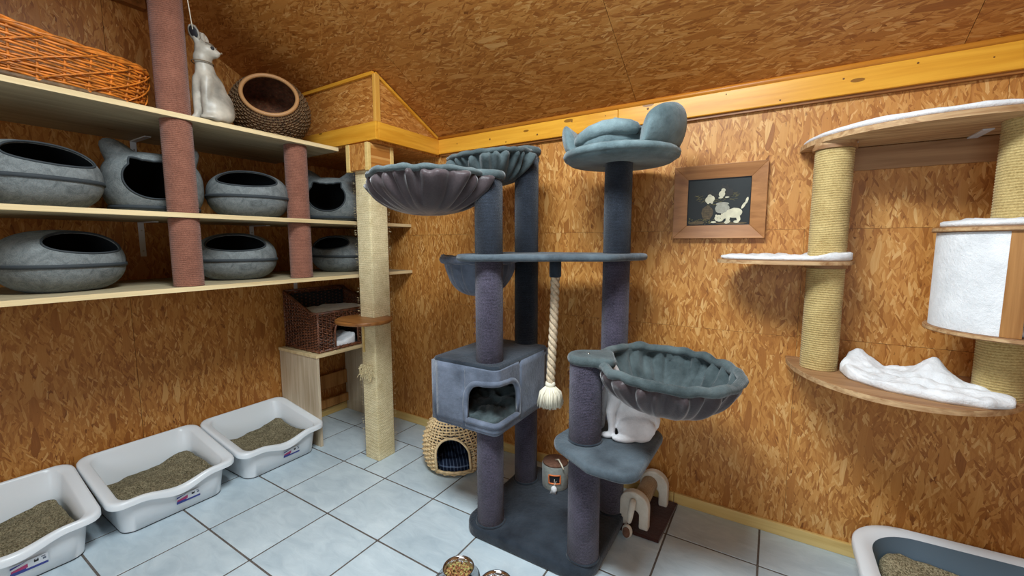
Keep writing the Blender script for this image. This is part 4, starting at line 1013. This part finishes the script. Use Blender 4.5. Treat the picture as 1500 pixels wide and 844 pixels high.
# ================================================================== PICTURE
fx0, fx1, fz0, fz1 = 1.922, 2.342, 1.482, 1.848; fw = .068
pf = thing('framed_picture', (2.132, .7, fz0), 'wood-framed painting of kittens round a basket on the right wall', 'picture')
yo, yi = .668, .682
def rail(a, b, c, d): # outer a,b inner c,d in (x,z)
    m = MB(); m.add([(a[0], yo, a[1]), (b[0], yo, b[1]), (c[0], yi, c[1]), (d[0], yi, d[1]), (a[0], .699, a[1]), (b[0], .699, b[1]), (c[0], .699, c[1]), (d[0], .699, d[1])],
        [(0, 1, 2, 3), (4, 7, 6, 5), (0, 4, 5, 1), (1, 5, 6, 2), (2, 6, 7, 3), (3, 7, 4, 0)]); return m
o4 = [(fx0, fz0), (fx1, fz0), (fx1, fz1), (fx0, fz1)]; i4 = [(fx0+fw, fz0+fw), (fx1-fw, fz0+fw), (fx1-fw, fz1-fw), (fx0+fw, fz1-fw)]
for k in range(4): obj('frame_rail', rail(o4[k], o4[(k+1) % 4], i4[(k+1) % 4], i4[k]), M['frame'], pf, bevel=.0015)
obj('inner_lip', MB().tube([(p[0], .683, p[1]) for p in i4], .003, 4, True), M['dark'], pf)
cv = obj('canvas', MB().box(fx0+fw-.002, .687, fz0+fw-.002, fx1-fw+.002, .69, fz1-fw+.002), M['canvas'], pf)
cw, ch = fx1-fx0-2*fw, fz1-fz0-2*fw; lay = [0]
def blob(m, u, v, a, b, rot=0, n=20, wob=.12, seed=0):
    lay[0] += 1; y = .6866-.00002*lay[0]; vs = []
    for i in range(n):
        t = 2*pi*i/n; q = 1+wob*nz(cos(t)*2+seed, sin(t)*2, u*9); dx, dz = a*cos(t)*q, b*sin(t)*q
        vs.append((fx0+fw+cw*u+(dx*cos(rot)-dz*sin(rot))*cw, y, fz0+fw+ch*v+(dx*sin(rot)+dz*cos(rot))*cw))
    m.add(vs, [tuple(range(n))])
def paint(name, mat, items):
    m = MB()
    for it in items: blob(m, *it)
    obj(name, m, M[mat], cv)
random.seed(2)
m = MB()
for q in range(70):
    u, v = random.choice(((.30, .56), (.66, .60), (.5, .50))); a = random.uniform(0, pi); u += random.uniform(-.16, .16); v += random.uniform(-.07, .09); blob(m, u, v, random.uniform(.02, .06), .003, random.uniform(-.5, .7), 6)
for q in range(50): blob(m, random.uniform(.02, .45), random.uniform(.02, .16), random.uniform(.006, .02), .006, random.random(), 7)
obj('painted_straw', m, M['pstraw'], cv)
paint('painted_ledge', 'pbasket', [(.72, .03, .24, .022, .0), (.16, .05, .14, .03, .05), (.33, .27, .095, .12)])
m = MB(); lay[0] += 1
for i in range(9): blob(m, .25+.02*i, .27, .002, .11, 0, 6)
for i in range(5): blob(m, .33, .17+.05*i, .09, .002, 0, 6)
obj('painted_weave', m, M['pblack'], cv)
paint('painted_tub', 'pgrey', [(.57, .35, .115, .085), (.57, .45, .105, .03)])
paint('painted_dark_patch', 'pblack', [(.37, .66, .055, .055), (.345, .73, .014, .03), (.395, .72, .014, .025), (.60, .77, .065, .055), (.56, .84, .014, .026), (.635, .84, .014, .024), (.67, .68, .06, .08, -.5), (.44, .62, .05, .05, .4)])
paint('painted_kitten', 'pcream', [(.36, .55, .075, .06), (.36, .62, .038, .038), (.40, .58, .04, .05, .6), (.34, .49, .02, .025), (.40, .49, .02, .025), (.555, .66, .05, .055), (.575, .74, .034, .034), (.54, .585, .04, .014, .1), (.64, .59, .035, .014)])
paint('painted_kitten', 'pcream', [(.76, .25, .125, .085, .08), (.53, .14, .078, .058, -.1), (.62, .20, .06, .055, .4), (.44, .06, .045, .018), (.66, .06, .05, .028, .3), (.665, .12, .03, .06, -.3), (.80, .06, .042, .024), (.83, .14, .03, .06, .2), (.90, .40, .022, .06, -.5), (.945, .50, .02, .06, -.25), (.48, .20, .016, .02), (.57, .22, .015, .02)])
paint('painted_eye', 'pblack', [(.50, .15, .006, .006), (.55, .14, .006, .006), (.35, .63, .005, .005), (.375, .63, .005, .005), (.57, .745, .005, .005), (.59, .745, .005, .005)])

# ================================================================== FLOOR THINGS
# honey willow cat house, pear shaped with arched door
wc = thing('wicker_cat_igloo', (.665, .385, 0), 'honey-coloured pear-shaped wicker cat house behind the cat tree', 'cat house')
WC = (.665, .385); 
def wr(z):
    pts_ = [(0, .168), (.04, .198), (.12, .213), (.20, .203), (.27, .165), (.33, .115), (.38, .075), (.43, .048), (.48, .034)]
    for (a, ra), (b_, rb_) in zip(pts_, pts_[1:]):
        if z <= b_: t = (z-a)/(b_-a); t = t*t*(3-2*t)*.5+t*.5; return ra+(rb_-ra)*t
    return pts_[-1][1]
WA = atan2(-1.688-.385, 2.385-.665)-.12   # door looks at the room
def wcf(u, v):
    a = 2*pi*u; z = .008+.47*v; r = wr(z); lean = .085*(z/.48)**2
    return (WC[0]+r*cos(a)-lean, WC[1]+r*sin(a), z), (cos(a), sin(a), .2)
def wmask(u, v):
    a = ((2*pi*u-WA+pi) % (2*pi))-pi; z = .008+.47*v; x = a*wr(z)
    return z > .045 and abs(x) < .108 and (z < .14 or x*x+((z-.14)*.98)**2 < .108**2)
m = MB(); weave(m, wcf, [i/38 for i in range(38)], 34, 1, .0062, .0048, mask=wmask, sub=1, n=4); obj('woven_wall', m, M['wicker'], wc, True)['kind'] = 'stuff'
def arcp(x, z, o=.006): a = WA+x/wr(z); r = wr(z)+o; return (WC[0]+r*cos(a)-.085*(z/.48)**2, WC[1]+r*sin(a), z)
m = MB(); m.tube([arcp(-.108, .045+.095*i/5) for i in range(6)]+[arcp(-.108*cos(a), .14+.108*sin(a)) for a in [pi*i/18 for i in range(1, 18)]]+[arcp(.108, .14-.095*i/5) for i in range(6)], .0085, 6)
m.tube([arcp(-.108+.216*i/8, .045) for i in range(9)], .007, 6); obj('door_border', m, M['wicker'], wc, True)
m = MB(); m.tube([wcf(i/60, 1)[0] for i in range(60)], .007, 6, True); 
tipz = Vector((WC[0]-.082, WC[1], .47)); m.tube([tipz+Vector((-.034, 0, 0)), tipz+Vector((-.035, -.005, .03)), tipz+Vector((-.025, 0, .052)), tipz+Vector((0, 0, .06)), tipz+Vector((.03, 0, .035)), tipz+Vector((.034, 0, 0))], .007, 6); obj('handle', m, M['wicker'], wc, True)
def lin_(u, v): p, n_ = wcf(u, v); return Vector((WC[0]+(p[0]-WC[0])*.93, WC[1]+(p[1]-WC[1])*.93, p[2]))
m = MB(); N1, N2 = 88, 24
for j in range(N2):
    for i in range(N1):
        if wmask((i+.5)/N1, (j+.5)/N2*.75): continue
        m.add([lin_(i/N1, j/N2*.75), lin_((i+1)/N1, j/N2*.75), lin_((i+1)/N1, (j+1)/N2*.75), lin_(i/N1, (j+1)/N2*.75)], [(0, 1, 2, 3)])
obj('plaid_lining', m, M['plaid'], wc, True)
tag(obj('plaid_cushion', pad(ellipse(WC[0], WC[1], .165, .165), .02, .055, .008, 14, seed=3), M['plaid'], smooth=True), 'navy plaid cushion inside the honey wicker cat house', 'cushion')

# scratch roller between two plush arches on a brown board
sr = thing('scratch_roller', (1.89, .5, 0), 'cat toy with two cream arches and a sisal roller on a brown board', 'cat toy')
bx = Matrix.Rotation(.0, 3, 'Z')
obj('board', MB().prism([(1.745, .30), (1.985, .305), (2.005, .665), (1.775, .665)], 0, .018, .005), M['darkbrown'], sr)
def arch_(y, x0, x1, h):
    r = (x1-x0)/2; xc = (x0+x1)/2; t = .047; out = []
    out = [(x1, .018), (x1, h-r)]+[(xc+r*cos(a), h-r+r*sin(a)) for a in [pi*i/16 for i in range(1, 16)]]+[(x0, h-r), (x0, .018), (x0+t, .018), (x0+t, .085)]+[(xc-(r-t)*cos(a), .085+(r-t)*.9*sin(a)) for a in [pi*i/8 for i in range(1, 8)]]+[(x1-t, .085), (x1-t, .018)]
    m = MB(); n = len(out); vs = [(p[0], y, p[1]) for p in out]+[(p[0], y+.045, p[1]) for p in out]
    fs = [(i, (i+1) % n, n+(i+1) % n, n+i) for i in range(n)]+[tuple(range(n)), tuple(range(2*n-1, n-1, -1))]
    m.add(vs, fs); return obj('plush_arch', m, M['cream'], sr, bevel=.008)
arch_(.335, 1.775, 1.925, .205); arch_(.585, 1.815, 1.965, .205)
m = MB(); R = Matrix.Translation((0, 0, 0)) @ Matrix.Rotation(-pi/2, 4, 'X'); m.lathe([(0, 0), (.04, 0), (.042, .004), (.042, .206), (.04, .21), (0, .21)], 28, (1.87, .378, .135), R); 
obj('roller', m, M['roller'], sr, True, angle=.9)
m = MB(); m.tube([(1.85, .333, .17), (1.855, .30, .165), (1.85, .285, .12), (1.845, .278, .065)], [.018, .018, .016, .013], 10); obj('toy_arm', m, M['cream'], sr, True, sub=1)
m = MB(); m.ball((1.84, .272, .033), (.026, .022, .034), 10); mo = obj('toy_mouse', m, M['cream'], sr, True)
m = MB(); m.ball((1.840, .254, .036), (.019, .010, .028), 8); obj('felt_patch', m, M['brownfelt'], mo, True)

# wound cylinder toy with orange window, standing on the tree base
dt = thing('drum_toy', (1.375, .42, .062), 'mottled grey drum cat toy with orange-edged window on the tree base', 'cat toy')
DX, DY = 1.378, .405
m = MB(); m.lathe([(0, .062), (.072, .062), (.076, .068), (.076, .196), (.072, .202), (0, .202)], 40, (DX, DY, 0)); obj('drum', m, M['tin'], dt, True, angle=.9)
obj('drum_top', MB().lathe([(0, .202), (.073, .202), (.070, .212), (.0, .213)], 36, (DX, DY, 0)), M['brownfelt'], dt, True)
wa = atan2(-1.688-DY, 2.385-DX)-.05
def dp(a, z, o=.0): return (DX+(.076+o)*cos(wa+a), DY+(.076+o)*sin(wa+a), z)
m = MB(); m.grid(lambda u, v: dp(-.38+.76*u, .115+.042*v, .002), 8, 1); obj('window', m, M['dark'], dt)
m = MB(); m.tube([dp(-.42+.84*i/8, .112, .003) for i in range(9)]+[dp(.42-.84*i/8, .160, .003) for i in range(9)], .004, 6, True); obj('window_edge', m, M['orangep'], dt, True)
m = MB(); m.tube([dp(.0, .14, .004), dp(-.02, .10, .012)], .0012, 4); m.tube([dp(.12, .13, .004), dp(-.02, .10, .012)], .0012, 4); m.tube([(DX, DY, .213), (DX+.03, DY-.02, .232), (DX+.06, DY-.045, .22), (DX+.075, DY-.05, .20)], .0045, 6); obj('cord', m, M['tassel'], dt, True)
random.seed(8); m = MB(); c0 = Vector(dp(-.02, .105, .016))
m.ball(tuple(c0+Vector((0, 0, -.018))), (.018, .014, .02), 8)
for q in range(60):
    d = Vector((random.uniform(-.016, .016), random.uniform(-.01, .01), random.uniform(-.046, -.03))); m.tube([c0, c0+d*.6, c0+d+Vector((-.006, 0, 0))], .002, 4)
obj('tassel', m, M['white'], dt, True)['kind'] = 'stuff'

# steel bowls
def bowl(label, x, y, s=1.):
    t = thing('feeding_bowl', (0, 0, 0), label, 'bowl', 'steel feeding bowls on the tiles')
    obj('bowl_body', MB().lathe([(.090*s, .004), (.091*s, .008), (.066*s, .046), (.069*s, .050), (.068*s, .053), (.064*s, .051), (.060*s, .040), (.052*s, .016), (.03*s, .012), (0, .012)], 56), M['steel'], t, True)
    m = MB(); m.tube([(.088*s*cos(2*pi*i/60), .088*s*sin(2*pi*i/60), .005) for i in range(60)], .005, 8, True); obj('rubber_ring', m, M['rubber'], t, True)
    t.location = (x, y, 0); return t
b1 = Z1 = (1.282, -.365); bowl('steel bowl filled with dry cat food near the front of the cat tree', 1.29, -.372)
b2 = (1.478, -.375); bowl('empty steel bowl cut by the bottom picture edge', 1.476, -.355)
random.seed(4); m = MB(); mm = [M['kibble'], M['kibbler'], M['kibbleg']]
for q in range(230):
    a = random.uniform(0, 2*pi); r = .052*sqrt(random.random()); z = .026+.010*(1-(r/.05)**2)+random.uniform(-.003, .006); m.cur = random.randrange(3)
    m.ball((1.29+r*cos(a), -.372+r*sin(a), z), (.0055, .0045, .0035), 3, Matrix.Rotation(random.random()*3, 3, 'X'))
m.cur = 0; m.lathe([(0, .02), (.05, .02), (.0, .028)], 20, (1.29, -.372, 0))
tag(obj('dry_cat_food', m, mm), 'dry cat food heaped in the steel bowl', 'cat food', None, 'stuff')
